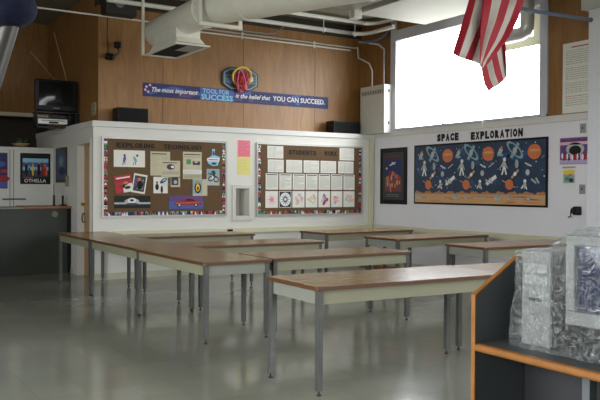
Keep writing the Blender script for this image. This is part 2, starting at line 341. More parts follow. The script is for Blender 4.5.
# ------------------------------------------------------------------ tables
def make_table(L=1.80, W=.72, H=.74, lean=None):
    """children of an empty at the floor under the table centre; long axis x"""
    root = bpy.data.objects.new('work_table', None); col.objects.link(root); root.empty_display_size = .1
    a, b = L/2, W/2; r = .03; pts = []
    for cx, cy, s in ((a-r, b-r, 0), (-a+r, b-r, 90), (-a+r, -b+r, 180), (a-r, -b+r, 270)):
        for k in range(5): t = R(s+k*22.5); pts.append((cx+r*math.cos(t), cy+r*math.sin(t)))
    g = G(); n = len(pts); g.prism(pts, H-.028, H-.002, EDGE)
    ins = [(x*(1-.003/a), y*(1-.003/b)) for x, y in pts]
    g.add([(x, y, H-.002) for x, y in pts]+[(x, y, H) for x, y in ins], [(i, (i+1) % n, n+(i+1) % n, n+i) for i in range(n)], EDGE)
    g.add([(x, y, H) for x, y in ins], [list(range(n))], LAM)
    g.build('tabletop', root)
    i, z0, z1 = .035, H-.125, H-.028
    g = G(); t = .012
    g.box(-a+i+.02, a-i-.02, -b+i, -b+i+t, z0, z1, APRONL); g.box(-a+i+.02, a-i-.02, b-i-t, b-i, z0, z1, APRONL)
    g.box(-a+i, -a+i+t, -b+i+.02, b-i-.02, z0, z1, APRONE); g.box(a-i-t, a-i, -b+i+.02, b-i-.02, z0, z1, APRONE)
    g.build('apron', root)
    lw = .021
    for k, (sx, sy) in enumerate(((-1, -1), (1, -1), (1, 1), (-1, 1))):
        x, y = sx*(a-i-.012), sy*(b-i-.012); dx, dy = (lean or {}).get(k, (0, 0))
        g = G(); vs = []
        for z, f, w in ((.035, 1, lw*.92), (z0, 0, lw), (z1, 0, lw)):
            for ux, uy in ((-1, -1), (1, -1), (1, 1), (-1, 1)): vs.append((x+dx*f+ux*w, y+dy*f+uy*w, z))
        fs = [(3, 2, 1, 0), (8, 9, 10, 11)]+[(q*4+j, q*4+(j+1) % 4, q*4+4+(j+1) % 4, q*4+4+j) for q in (0, 1) for j in range(4)]
        g.add(vs, fs, LEG); leg = g.build('leg', root)
        g = G(); g.lathe([(0, 0), (.018, 0), (.020, .006), (.012, .012), (.007, .014), (.007, .036), (0, .036)], (x+dx, y+dy, 0), GLIDE, 10); g.build('foot_glide', leg)
    return root
proto = make_table()
proto2 = make_table(1.74)
proto3 = make_table(1.56)
GT = 'walnut topped work tables set out across the classroom'
tabs = [
 (3.27, 10.60, 90, 'walnut topped work table by the side door, farthest left of all tables'),
 (3.265, 8.905, 90, 'walnut topped work table in the middle of the left column, behind the near left one'),
 (3.235, 7.10, 90, 'walnut topped work table at the near end of the left column of tables'),
 (4.49, 6.616, 0, 'walnut topped work table jutting from the near left table, behind the frontmost table'),
 (4.505, 8.33, 0, 'walnut topped work table in the middle branch jutting from the left column'),
 (4.515, 10.16, 0, 'walnut topped work table in the rearmost branch, before the technology board'),
 (7.282, 9.868, 2.7, 'walnut topped work table nearest the back right corner, under the student work board'),
 (7.353, 8.273, 2.6, 'walnut topped work table second from the back right corner, before the dark framed poster'),
 (7.33, 6.57, -1.5, 'walnut topped work table under the space mural, its right end hidden by plastic'),
]
for i, (x, y, rz, lab) in enumerate(tabs):
    o = proto3 if i == 0 else proto if i == 1 else proto2 if i == 3 else tree(proto2 if i in (4, 5) else proto)
    o.location = (x, y, 0); o.rotation_euler = (0, 0, R(rz)); tag(o, lab, 'table', GT)
o = make_table(1.80, .75, .747, {3: (-.05, -.05), 2: (-.055, -.055)}); o.location = (3.71, 4.585, 0); o.rotation_euler = (0, 0, R(-2))
tag(o, 'walnut topped work table in the foreground, frontmost of all, with splayed grey legs', 'table', GT)
o = tree(proto); o.location = (5.56, 4.55, 0); o.rotation_euler = (0, 0, R(-2)); tag(o, 'walnut topped work table butted against the foreground table, mostly hidden by the carrel', 'table', GT)
g = G().box(8.36, 8.52, 10.35, 11.28, 0, .035, mat('reddish_board', (140, 80, 54), .5), .004); tag(g.build('wooden_plank'), 'reddish brown wooden strip lying on the floor by the back right corner', 'plank')

# ------------------------------------------------------------------ counter on the left
t = thing('service_counter', 'charcoal panelled counter with wooden top at left below the far cabinets', 'counter', (2.012, 12.95, 0))
G().box(-5.1, 1.38, -.35, .3, 0, 1.06, COUNTER, .004).build('body', t)
G().box(1.38, 1.445, -.352, .3, 0, 1.06, BLACK, .004).build('end_post', t)
G().box(-5.1, .71, -.37, .32, 1.06, 1.085, mat('counter_top_grey', (130, 128, 116), .4), .004).build('worktop', t)
G().box(.71, 1.445, -.39, .32, 1.06, 1.10, OAKC, .006).build('raised_top', t)
g = G(); g.tube([(1.18, -.352, .97), (1.18, -.37, .97)], .05, mat('badge_olive', (110, 112, 90), .5), 16); tag(g.build('round_badge', t), 'olive round badge')
g = G(); g.lathe([(0, 0), (.02, 0), (.02, .16), (.006, .19), (.005, .36), (0, .36)], (3.24, 12.84, 1.10), mat('bottle_dark', (60, 60, 56), .3), 12); tag(g.build('slim_bottle'), 'tall thin dark bottle standing on the wooden counter end', 'bottle')
g = G(); g.box(3.37, 3.40, 12.82, 12.86, 1.10, 1.27, BLACK, .004); g.box(3.34, 3.43, 12.78, 12.92, 1.10, 1.12, BLACK, .004); tag(g.build('tape_dispenser'), 'small black upright gadget on the wooden counter end beside the thin bottle', 'gadget')
g = G(); s = [(2.6, 1.0)]
g.box(2.60, 2.98, YF-.07, YF-.03, 1.19, 1.21, DARKMET); g.box(2.62, 2.64, YF-.04, YF, 1.19, 1.21, DARKMET); g.box(2.94, 2.96, YF-.04, YF, 1.19, 1.21, DARKMET); tag(g.build('towel_bar'), 'short dark horizontal bar mounted on the far white cabinet above the counter', 'bar')

# ------------------------------------------------------------------ far posters
s = Sheet('b', YF).slab(2.90, 3.41, 1.46, 2.0, .012, BLACKINK)
s.rect(2.94, 3.375, 1.58, 1.91, SKYB); s.up(); s.rect(2.94, 3.375, 1.58, 1.70, DGREY)
s.up(); s.rect(2.94, 3.375, 1.76, 1.84, BLUEP); s.up()
for x, w, h, m in ((3.0, .05, .22, BLACKINK), (3.05, .035, .16, DGREY), (3.11, .035, .2, YEL), (3.16, .03, .13, PURP), (3.21, .05, .22, BLACKINK), (3.27, .04, .24, CRIM), (3.31, .045, .18, RED), (3.34, .03, .14, ORG)):
    s.ell(x, 1.60+h/2, w/2, h/2, m); s.up(.0002); s.ell(x, 1.60+h+.012, .014, .018, SAND); s.up(.0002)
s.rect(2.95, 3.12, 1.565, 1.58, RED); s.text('OTHELLA', 2.965, 1.49, .1, WHITE, width=.37, bold=.0015, height=.062)
s.text('THE ARTS ON STAGE', 2.99, 1.935, .03, INK, width=.33, height=.02) if False else None
s.build('framed_poster', 'dark framed poster of costumed figures with pale capital lettering on the far cabinet', 'poster')
s = Sheet('b', YF).slab(2.38, 2.69, 1.38, 1.995, .010, PURP); s.rect(2.40, 2.68, 1.6, 1.98, NAVY); s.up(); s.rect(2.40, 2.68, 1.40, 1.5, BLUEP); s.up(); s.ell(2.6, 1.55, .12, .06, CRIM); s.up(.0002); s.ell(2.56, 1.8, .1, .05, BLUEP); s.ell(2.63, 1.68, .06, .03, RED)
s.build('wall_poster', 'blue and red poster at the far left edge on the cabinet door', 'poster')
s = Sheet('r', XS).slab(12.83, 13.50, 1.49, 2.08, .02, mat('frame_brown', (64, 44, 32), .4)); s.rect(12.88, 13.45, 1.54, 2.03, colm('blue_grey_print', 70, 92, 120)); s.up()
s.ell(13.15, 1.85, .14, .09, colm('grey_blue2', 120, 136, 150)); s.up(.0002); s.ell(13.1, 1.68, .18, .07, NAVY); s.build('framed_picture', 'brown framed blue picture on the side wall between the counter and the door', 'picture')
g = G().box(XS-.05, XS, 12.74, 12.80, 1.42, 1.60, mat('beige_phone', (140, 128, 110), .5), .006); tag(g.build('wall_phone'), 'small beige box mounted on the side wall beside the framed blue picture', 'wall box')
# bowl plant on top of the far cabinets
t = thing('potted_plant', 'small green plant in a shallow tan bowl on the dark shelf above the far cabinets', 'plant', (2.96, 14.0, 2.10))
G().lathe([(0, 0), (.06, 0), (.10, .02), (.155, .075), (.145, .08), (.09, .03), (0, .03)], (0, 0, 0), mat('tan_ceramic', (150, 128, 96), .5)).build('bowl', t)
g = G(); lf = mat('leaf_green', (84, 124, 70), .5)
for k in range(26):
    a = random.uniform(0, 6.28); l = random.uniform(.10, .20); e = random.uniform(.35, 1.2); d = Vector((math.cos(a)*math.cos(e), math.sin(a)*math.cos(e), math.sin(e)))
    p = Vector((random.uniform(-.04, .04), random.uniform(-.04, .04), .03)); sd = d.cross(Vector((0, 0, 1))).normalized()*.018
    g.add([p, p+d*l*.6+sd, p+d*l+Vector((0, 0, -.01)), p+d*l*.6-sd], [(0, 1, 2, 3)], lf)
g.build('foliage', t)

# ------------------------------------------------------------------ television, recorder, mount
t = thing('television', 'black tube television on a wall bracket high in the dark left corner', 'television', (3.27, 13.0, 2.66), R(0))
g = G(); g.box(-.34, .34, -.2, -.12, 0, .52, BLACK, .02)
vs = [(-.32, -.12, .02), (.32, -.12, .02), (.32, -.12, .5), (-.32, -.12, .5), (-.18, .22, .08), (.18, .22, .08), (.18, .22, .4), (-.18, .22, .4)]
g.add(vs, [(0, 1, 2, 3), (4, 7, 6, 5), (0, 4, 5, 1), (1, 5, 6, 2), (2, 6, 7, 3), (3, 7, 4, 0)], BLACK); g.build('casing', t)
g = G(); n = 8
for i in range(n+1):
    for j in range(n+1):
        u, v = i/n*2-1, j/n*2-1; g.v.append((u*.28, -.205-.02*(1-u*u)*(1-v*v), .29+v*.2))
k = g.mi(SCREEN)
for i in range(n):
    for j in range(n): g.f.append([i*(n+1)+j, (i+1)*(n+1)+j, (i+1)*(n+1)+j+1, i*(n+1)+j+1]); g.m.append(k); g.smooth.append(True)
g.build('screen', t)
G().box(-.05, .05, -.206, -.2, .045, .06, LSW).build('brand_badge', t)
t = thing('television_bracket', 'black steel arm bracket carrying the television and recorder on the side wall', 'bracket', (3.27, 13.0, 2.42))
g = G(); g.box(-.3, .36, -.18, .18, .21, .235, DARKMET, .004); g.build('tray', t)
g = G(); g.box(-.02, .4, -.03, .03, .13, .19, DARKMET); g.box(.32, .4, -.15, .15, .05, .23, DARKMET); g.build('arm', t)
g = G(); g.box(-.3, -.285, -.15, .1, -.025, .21, DARKMET); g.box(.215, .23, -.15, .1, -.025, .21, DARKMET); g.box(-.3, .23, -.15, .1, -.025, -.012, DARKMET); g.build('cradle', t)
t = thing('video_recorder', 'silver video recorder hanging under the television', 'video recorder', (3.25, 12.97, 2.45))
G().box(-.265, .21, -.14, .1, 0, .085, mat('silver_plastic', (232, 234, 232), .35), .006).build('casing', t)
G().box(-.09, .06, -.145, -.139, .01, .04, BLACK).build('tape_slot', t); G().box(-.22, .17, -.1435, -.139, .052, .062, DGREY).build('display_strip', t)
g = G(); g.tube([(3.5, 13.0, 3.18), (3.27, 12.95, 3.98)], .005, mat('pale_wire', (170, 160, 140), .5), 6); tag(g.build('antenna_rod'), 'pale thin antenna rod rising steeply from the television', 'antenna')
g = G(); g.tube([(3.32, 13.0, 3.18), (2.88, 12.9, 3.62)], .004, mat('pale_wire', (170, 160, 140), .5), 6); tag(g.build('antenna_rod'), 'faint thin antenna rod slanting left from the television', 'antenna')
s = Sheet('r', XU).slab(11.95, 12.14, 2.56, 2.76, .012, mat('outlet_ivory', (170, 160, 128), .5)); s.ell(12.045, 2.7, .02, .02, DGREY); s.ell(12.045, 2.62, .02, .02, DGREY); s.build('wall_outlet', 'ivory outlet plate on the wood wall right of the television', 'outlet')

# ------------------------------------------------------------------ dark box and webcam top left
t = thing('wall_speaker', 'dark box with grey cone high on the wood wall near the ceiling', 'speaker', (3.95, YU, 4.12))
G().box(-.25, .25, -.28, -.012, -.02, .36, mat('dark_box', (44, 38, 34), .6), .01).build('cabinet', t)
g = G(); g.tube([(-.03, -.282, .15), (-.03, -.30, .15)], .07, mat('cone_grey', (120, 118, 112), .5), 16); g.build('cone', t)
t = thing('hanging_camera', 'small black camera and cable dangling below the dark box on the wood wall', 'camera', (3.87, 11.75, 3.45))
g = G(); g.tube([(-.06, .04, .68), (-.07, .05, .4), (-.05, .05, .05)], .006, BLACK, 6); g.build('cable', t)
g = G(); g.box(.03, .13, -.04, .03, .16, .26, BLACK, .012); g.tube([(.08, 0, .18), (.12, .04, .1), (.06, .03, .05)], .012, DARKMET, 8); g.build('bracket', t)
g = G(); g.tube([(-.09, .02, .02), (.0, -.06, .0)], [.055, .05], BLACK, 14); g.build('lens_body', t)
for sx, n, lab, x0, x1, z0 in ((0, 1, 'wide black speaker on the ledge above the brown technology board', 3.87, 4.37, ZL), (0, 2, 'wide black speaker on the ledge beside the wall heater', 7.93, 8.52, ZL)):
    t = thing('ledge_speaker', lab, 'speaker', ((x0+x1)/2, 11.62, z0), 0, 'black speakers on the ledge'); w = (x1-x0)/2
    G().box(-w, w, -.13, .13, 0, .235, BLACK, .008).build('cabinet', t); G().box(-w+.02, w-.02, -.138, -.129, .02, .215, mat('speaker_cloth', (10, 10, 11), .95, bump=.3, scale=200)).build('grille', t)

# ------------------------------------------------------------------ heater on the corner
t = thing('wall_heater', 'tall pale grey metal heater cabinet in the upper corner beside the window', 'heater', (XR, 11.2, ZL))
HP = mat('heater_enamel', (200, 199, 188), .35, var=.02)
G().box(-.2, 0, -.36, .36, 0, .88, HP, .006).build('casing', t)
g = G()
for i in range(13): g.box(-.203, -.199, -.31+i*.05, -.29+i*.05, .72, .79, DGREY)
g.build('vent', t)
g = G()
for z in (.16, .74): g.box(-.11, -.08, -.366, -.359, z, z+.05, BLACK)
g.build('latch', t)

# ------------------------------------------------------------------ pipes
def arc(c, r, a0, a1, ax, n=6):
    out = []
    for i in range(n+1):
        t = R(a0+(a1-a0)*i/n); out.append((c[0]+r*math.cos(t), c[1]+r*math.sin(t), c[2]) if ax == 'z' else (c[0], c[1]+r*math.cos(t), c[2]+r*math.sin(t)) if ax == 'x' else (c[0]+r*math.cos(t), c[1], c[2]+r*math.sin(t)))
    return out
def pipe(name, pts, r, m, label, cat='pipe', hang=None):
    g = G(); g.tube(pts, r, m, 12); o = g.build(name); tag(o, label, cat)
    return o
pipe('heating_pipe', [(3.7, 11.5, 4.29), (8.3, 11.5, 4.29)]+arc((8.3, 11.2, 4.29), .3, 90, 0, 'z')+[(8.6, 10.6, 4.29)], .038, PIPE, 'thick white pipe across the back wall, lower of the two thick pipes')
pipe('heating_pipe', [(4.6, 11.2, 4.43), (8.35, 11.2, 4.43)]+arc((8.35, 10.95, 4.43), .25, 90, 0, 'z')+[(8.6, 10.5, 4.43)], .036, PIPE, 'thick white pipe nearest the ceiling along the back wall')
pipe('conduit', [(2.5, 11.79, 4.10), (8.62, 11.79, 4.09)]+arc((8.62, 11.71, 4.01), .08, 90, 0, 'x', 4)[:1]+[(8.66, 11.76, 4.05), (8.66, 11.74, 3.9), (8.66, 11.4, 3.75), (8.66, 11.3, 3.6), (8.66, 11.3, 3.29)], .014, PIPE, 'thin white conduit along the wood wall, upper of the pair, dropping into the heater', 'conduit')
pipe('conduit', [(5.3, 11.79, 4.035), (8.5, 11.79, 4.035)], .014, PIPE, 'thin white conduit along the wood wall, lower of the pair', 'conduit')
pipe('conduit', [(5.9, 11.72, 4.13), (6.65, 11.72, 4.13), (6.8, 11.7, 4.16), (6.88, 11.66, 4.22), (6.9, 11.6, 4.262)], .014, GREYPIPE, 'short grey conduit curving up into the lower thick pipe', 'conduit')
pipe('conduit', [(8.68, 10.98, ZL+.87), (8.68, 10.98, 3.95), (8.62, 11.08, 4.05), (8.5, 11.2, 4.08)], .018, GREYPIPE, 'grey conduit rising from the heater top beside the window frame', 'conduit')
pipe('drain_pipe', [(8.35, 11.3, 4.10), (8.48, 11.25, 4.10), (8.60, 11.15, 4.12), (8.70, 11.0, 4.2), (8.71, 10.9, 4.3), (8.71, 10.8, 4.36)], .03, mat('dark_grey_pipe', (74, 80, 90), .35), 'dark grey bent pipe in the upper corner by the window')
for x, a, b in ((5.75, 1, 1), (7.7, 1, 0), (8.4, 1, 0)):
    g = G(); g.tube([(x, 11.5, ZC), (x, 11.5, 4.23)], .010, PIPE, 6); g.tube([(x-.02, 11.5, 4.29), (x+.02, 11.5, 4.29)], .046, PIPE, 12)
    tag(g.build('pipe_hanger'), {5.75: 'white pipe hanger near the round duct', 7.7: 'white pipe hanger above the right end of the blue banner', 8.4: 'white pipe hanger nearest the window corner'}[x], 'pipe hanger', 'pipe hangers')
for x in (6.2, 7.70):
    g = G()
    for z in (4.095, 4.035): g.tube([(x-.015, 11.79, z), (x+.015, 11.79, z)], .02, PIPE, 10)
    g.box(x-.01, x+.01, 11.8, YU, 4.0, 4.13, PIPE)
    tag(g.build('conduit_clamp'), 'white clamp holding the conduit pair, ' + ('left one near the duct hanger' if x < 7 else 'right one on the panel seam above the banner'), 'clamp', 'conduit clamps')

# ------------------------------------------------------------------ round duct
dx, dz, dr_ = 4.28, 3.74, .20
YE = 10.97
t = thing('round_duct', 'large off white round air duct running overhead toward the viewer with a square outlet', 'air duct', (dx, YE, dz))
EL = Vector((0, -2.15, 0)); D2 = Vector((.39, -.92, 0)).normalized()
g = G(); g.tube([(0, 0, 0), (0, -.03, 0), EL+Vector((0, .35, 0))], [dr_*.93, dr_, dr_+.01], DUCT, 40)
g.tube([EL+Vector((0, .35, 0)), EL+Vector((.02, .1, 0)), EL+Vector((.09, -.15, 0)), EL+D2*.45+Vector((0, 0, 0)), EL+D2*10], [dr_+.01, dr_+.02, dr_+.03, dr_+.04, dr_+.04], DUCT, 40); g.build('duct_tube', t)
for P0, dd, rr in ((EL+Vector((0, .35, 0)), Vector((0, -1, 0)), .03), (EL+D2*.45, D2, .05), (EL+D2*2.2, D2, .05), (EL+D2*4.5, D2, .05)):
    g = G(); g.tube([P0, P0+dd*.035], dr_+rr, DUCT, 40); g.build('duct_band', t)
# outlet boot: flares from the tube down to a flange
g = G(); top = [(-.17, -1.20), (.19, -1.20), (.19, -.35), (-.17, -.35)]; bot = [(-.2, -1.3), (.24, -1.3), (.24, -.22), (-.2, -.22)]
za, zb, zc = -.08, -.25, -.36
vs = [(x, y, za) for x, y in top]+[(x, y, zb) for x, y in top]+[(x*1.0, y, zc) for x, y in bot]
g.add(vs, [(q*4+j, q*4+(j+1) % 4, q*4+4+(j+1) % 4, q*4+4+j) for q in (0, 1) for j in range(4)], DUCT)
fl = [(-.24, -1.34), (.28, -1.34), (.28, -.18), (-.24, -.18)]
g.add([(x, y, zc) for x, y in bot]+[(x, y, zc) for x, y in fl]+[(x, y, zc-.02) for x, y in fl]+[(x, y, zc-.02) for x, y in bot], [(q*4+j, q*4+(j+1) % 4, q*4+4+(j+1) % 4, q*4+4+j) for q in (0, 1, 2) for j in range(4)]+[(12+j, 12+(j+1) % 4, (j+1) % 4, j) for j in range(4)], DUCT)
g.build('outlet_boot', t)
g = G(); g.box(-.19, .23, -1.29, -.23, zc+.015, zc+.02, DARKTRIM)
for i in range(15): g.box(-.19, .23, -1.27+i*.07, -1.255+i*.07, zc-.012, zc+.015, DARKMET)
g.box(-.02, .22, -1.26, -.8, zc-.014, zc-.011, LGREY); g.build('outlet_grille', t)
g = G(); g.box(dx-.25, dx-.215, 10.86, 10.90, 3.38, ZC, DUCT); g.box(dx-.235, dx+.0, 10.86, 10.90, 3.44, 3.47, DUCT) if False else None
tag(g.build('duct_hanger'), 'off white strap hanger beside the closed far end of the round duct', 'duct hanger')
g = G()
for xx in (4.00, 4.57): g.box(xx, xx+.04, 8.78, 8.82, 3.50, ZC, DUCT)
g.box(4.00, 4.61, 8.77, 8.83, 3.455, 3.50, DUCT)
tag(g.build('duct_hanger'), 'off white U shaped hanger frame cradling the round duct', 'duct hanger')
# ------------------------------------------------------------------ flat overhead ducts
t = thing('flat_duct', 'broad flat pale duct under the ceiling along the window wall', 'air duct', (0, 0, 0))
G().box(7.0, 8.37, 0, 9.52, 4.10, 4.45, FLAT, .01).build('duct_body', t)
G().box(8.37, 8.42, 0, 9.52, 4.2, 4.24, WINTRIM).build('side_rail', t)
t = thing('flat_duct', 'narrower flat grey duct under the ceiling beside the broad pale one', 'air duct', (0, 0, 0))
G().box(5.95, 6.84, 0, 9.42, 4.12, 4.45, mat('grey_flat_duct', (140, 137, 128), .4, var=.03), .01).build('duct_body', t)
g = G().box(6.83, 6.97, 9.36, 9.5, 4.0, 4.3, PIPE, .006); tag(g.build('duct_bracket'), 'white clamp bracket between the two flat ducts', 'bracket')
g = G(); g.tube([(8.12, 8.2, 4.09), (8.12, 8.2, 4.06)], .05, BLACK, 14); g.tube([(7.75, 7.3, 4.1), (7.75, 7.3, 4.07)], .03, BLACK, 10) if False else None
tag(g.build('duct_port'), 'small black round port on the underside of the broad flat duct', 'port')
# window elbow
t = thing('exhaust_pipe', 'silver white round exhaust elbow pipe in front of the window behind the flag', 'pipe', (8.58, 7.56, 3.66))
g = G(); g.tube([(0, 0, .86), (0, 0, .12)]+[(0, .12-.12*math.cos(R(a)), .12-.12*math.sin(R(a))) for a in (20, 40, 60, 80)]+[(0, .14, 0), (0, .8, 0)], .10, mat('galvanised', (196, 196, 194), .28, .35, var=.05), 24); g.build('elbow', t)
g = G(); g.tube([(0, .8, 0), (0, .84, 0)], [.115, .115], mat('galvanised', (196, 196, 194), .28, .35), 24); g.build('end_cap', t)
g = G(); g.tube([(8.70, 8.55, 4.0), (8.70, 8.55, 3.0), (8.70, 8.54, 2.35)], .004, PIPE, 6); tag(g.build('blind_cord'), 'thin pale cord hanging down the window over the mural lettering', 'cord')

# ------------------------------------------------------------------ banner and hoop
s = Sheet('b', YU); s.slab(4.40, 8.03, 2.895, 3.115, .004, NAVY)
for k in range(26):
    a = random.uniform(4.5, 7.95); s.up(.00005); s.ell(a, random.uniform(2.93, 3.08), random.uniform(.05, .16), random.uniform(.01, .03), PURP if k % 2 else BLUEP, rot=random.uniform(-.4, .4), n=10)
for a, b in ((4.46, 3.05), (4.52, 3.08), (4.49, 2.97), (4.44, 3.0)): s.up(.00005); s.ell(a, b, .022, .022, LPINK, n=8)
s.up(); s.rect(5.41, 6.05, 2.90, 3.11, BLUEP); s.up()
s.text('The most important', 4.55, 2.98, .12, WHITE, width=.82, bold=.003, shear=.35)
s.text('TOOL FOR', 5.46, 3.015, .1, SKYB, width=.50, bold=.002, height=.08); s.text('SUCCESS', 5.43, 2.908, .1, SKYB, width=.60, bold=.003, height=.095)
s.text('is the belief that', 6.08, 2.98, .12, WHITE, width=.70, bold=.002, shear=.35); s.text('YOU CAN SUCCEED.', 6.83, 2.972, .12, WHITE, width=1.12, bold=.002, height=.09)
s.build('banner', 'long navy banner with white motivational lettering on the wood wall', 'banner')
t = thing('toy_basketball_hoop', 'small toy basketball backboard with yellow rim and red net above the navy banner', 'basketball hoop', (6.165, YU, 3.3))
HB = [(-.20, -.19), (.20, -.19), (.35, -.10), (.35, .11), (.20, .20), (-.20, .20), (-.35, .11), (-.35, -.10)]
s = Sheet('b', 0); g = s.g; g.prism(HB, -.03, 0, mat('backboard_dark', (30, 34, 44), .4), 'y'); s.L = .031
for k in range(8):
    p, q = HB[k], HB[(k+1) % 8]; s.line(p[0]*.9, p[1]*.86, q[0]*.9, q[1]*.86, .018, TEALP)
for k in range(6): s.line(-.29+k*.03, -.08, -.29+k*.03, .08, .006, TEALP); s.line(.29-k*.03, -.08, .29-k*.03, .08, .006, TEALP)
s.up(.0004)
for b in (-.05, 0, .05): s.line(-.3, b, .3, b, .005, TEALP)
s.up(); s.ell(-.22, -.05, .05, .035, BLUEP); s.ell(.22, .02, .03, .05, WHITE); s.ell(0, -.0, .17, .16, PURP); s.build('backboard', parent=t)
g = G(); pts = [(math.cos(R(a))*.18, -.09-.045*math.sin(R(a)), .04+.155*math.sin(R(a))) for a in range(0, 361, 15)]; g.tube(pts, .018, YEL, 8, False); g.build('rim', t)
g = G()
for k in range(10):
    a0 = 2*math.pi*k/10
    for d in (-1, 1):
        pts = [(math.cos(a0+d*j*.25)*(.165-.09*j/5), -.09-.04*math.sin(a0+d*j*.25), .04+.14*math.sin(a0+d*j*.25)*(1-.8*j/5)-.048*j) for j in range(6)]
        g.tube(pts, .010, RED if k % 3 else PINK, 6, False)
g.build('net', t)
g = G(); bm = bmesh.new(); bmesh.ops.create_icosphere(bm, subdivisions=2, radius=.085); bm.verts.index_update(); g.add([Vector((v.co.x, v.co.y*.5, v.co.z))+Vector((0, -.085, .02)) for v in bm.verts], [[v.index for v in f.verts] for f in bm.faces], RED, True); bm.free(); g.build('ball', t)

# ------------------------------------------------------------------ bulletin boards
def board(name, x0, x1, z0, z1, label):
    t = thing(name, label, 'bulletin board', ((x0+x1)/2, YB, z0)); w, h = (x1-x0)/2, z1-z0
    s = Sheet('b', 0); s.slab(-w+.03, w-.03, .03, h-.03, .015, CORK); s.build('cork_panel', parent=t)
    g = G(); al = mat('aluminium_frame', (180, 180, 174), .35, .4)
    for a in ((-w, w, -.025, 0, 0, .03), (-w, w, -.025, 0, h-.03, h), (-w, -w+.03, -.025, 0, .03, h-.03), (w-.03, w, -.025, 0, .03, h-.03)): g.box(a[0], a[1], a[2], a[3], a[4], a[5], al)
    g.build('board_frame', t)
    s = Sheet('b', 0); s.L = .0158; st = .035; cols = [BLACKINK, RED, WHITE, NAVY, GREEN, BLACKINK, RED, BLACKINK, TEALP, NAVY, BLACKINK]; k = 0
    segs = []
    a = -w+.03
    while a < w-.065: segs += [(a, .03, a+st, .03+.06), (a, h-.03-.06, a+st, h-.03)] if False else [(a, .03, a+st, .085)]; a += st
    b = .085
    while b < h-.06: segs += [(-w+.03, b, -w+.085, b+st), (w-.085, b, w-.03, b+st)]; b += st
    for (a0, b0, a1, b1) in segs:
        c = random.choice(cols); s.rect(a0, a1, b0, b1, c)
    s.up(.0005)
    for (a0, b0, a1, b1) in segs:
        c = random.choice(cols[1:7]); s.poly([(a0, b0), (a1, b0), ((a0+a1)/2+random.uniform(-.01, .01), b1)], c)
    s.build('patterned_border', parent=t)
    return t
board('bulletin_board', 3.585, 5.70, .945, 2.185, 'brown bulletin board headed EXPLORING TECHNOLOGY with a checkered border')
board('bulletin_board', 6.26, 8.51, .93, 2.19, 'brown bulletin board headed STUDENTS WORK covered with student pages')
BD = YB-.0165
def heading(name, wall, d, words, m, label, bold, thick=.004, sgn=1):
    for w_, a, b, wd_, hh in words:
        vs, fs = text_geo(w_, .1, bold); x0 = min(v.x for v in vs); x1 = max(v.x for v in vs)
    t = thing(name, label, 'lettering')
    for w_, a, b, wd_, hh in words:
        wt = [.5 if c_ == 'I' else 1.0 for c_ in w_]; tot = sum(wt)
        for i0, ch in enumerate(w_):
            i = sum(wt[:i0])
            if ch == ' ': continue
            vs, fs = text_geo(ch, .1, bold); x0 = min(v.x for v in vs); x1 = max(v.x for v in vs); y0 = min(v.y for v in vs); y1 = max(v.y for v in vs)
            step = wd_/tot; cw = step*(.84 if ch not in 'I' else .22); off = (step*(.5 if ch == 'I' else 1)-cw)/2
            s = Sheet(wall, d); n = len(vs)
            P1 = [s.q(a+sgn*(i*step+off+(v.x-x0)/(x1-x0)*cw), b+(v.y-y0)/(y1-y0)*hh, .0005) for v in vs]
            P2 = [s.q(a+sgn*(i*step+off+(v.x-x0)/(x1-x0)*cw), b+(v.y-y0)/(y1-y0)*hh, thick) for v in vs]
            s.g.add(P1, fs, m); s.g.add(P2, fs, m)
            # side walls of the cut letter
            from collections import Counter
            ec = Counter(); ed = {}
            for f in fs:
                for q in range(len(f)):
                    e = (f[q], f[(q+1) % len(f)]); kk = tuple(sorted(e)); ec[kk] += 1; ed[kk] = e
            side = [(e[0], e[1], e[1]+n, e[0]+n) for kk, e in ed.items() if ec[kk] == 1]
            s.g.add(P1+P2, side, m); s.build('letter', parent=t)
    return t
heading('board_heading', 'b', BD, [('EXPLORING', 3.81, 2.025, .62, .075), ('TECHNOLOGY', 4.58, 2.025, .67, .072)], BLACKINK, 'black cut letters reading EXPLORING TECHNOLOGY along the top of the left board', .0045)
heading('board_heading', 'b', BD, [('STUDENTS', 6.90, 2.0, .58, .08), ('WORK', 7.65, 2.0, .29, .085)], BLACKINK, 'black cut letters reading STUDENTS WORK along the top of the right board', .004)
heading('wall_lettering', 'r', XR-.001, [('SPACE', 9.66, 2.205, .53, .125), ('EXPLORATION', 8.87, 2.195, 1.08, .125)], BLACKINK, 'black cut letters reading SPACE EXPLORATION on the white wall above the mural', .0075, sgn=-1)

def lines(s, x0, x1, z0, z1, n, m=INK, w=.004, head=None):
    for i in range(n):
        b = z1-(i+.5)*(z1-z0)/n; e = x1 if random.random() < .8 else x0+(x1-x0)*random.uniform(.4, .9); s.rect(x0, e, b-w/2, b+w/2, m)
    return s
GP = 'clippings pinned to the technology board'
def clip(x0, x1, z0, z1, base, label, cat, draw, tilt=0, lift=0, name='clipping'):
    s = Sheet('b', BD-lift, tilt, ((x0+x1)/2, (z0+z1)/2)); s.slab(x0, x1, z0, z1, .0015, base); draw(s, x0, x1, z0, z1); return s.build(name, label, cat, GP)
def d1(s, a, c, b, d):
    for x, m, m2 in ((a+.17, BLUEP, CRIM), (a+.34, TEALP, DGREY)):
        s.ell(x, b+.12, .022, .05, m, rot=-.2 if m is BLUEP else .5); s.up(.0003); s.ell(x+(.0 if m is BLUEP else .035), b+.18, .018, .02, m2); s.line(x-.02, b+.08, x-.03, b+.03, .012, m); s.line(x, b+.08, x+.01, b+.04, .012, m2); s.up(.0003)
clip(3.77, 4.27, 1.725, 1.985, PAPER, 'white sheet with two small blue figure drawings, top left of the technology board', 'drawing', d1, name='drawing')
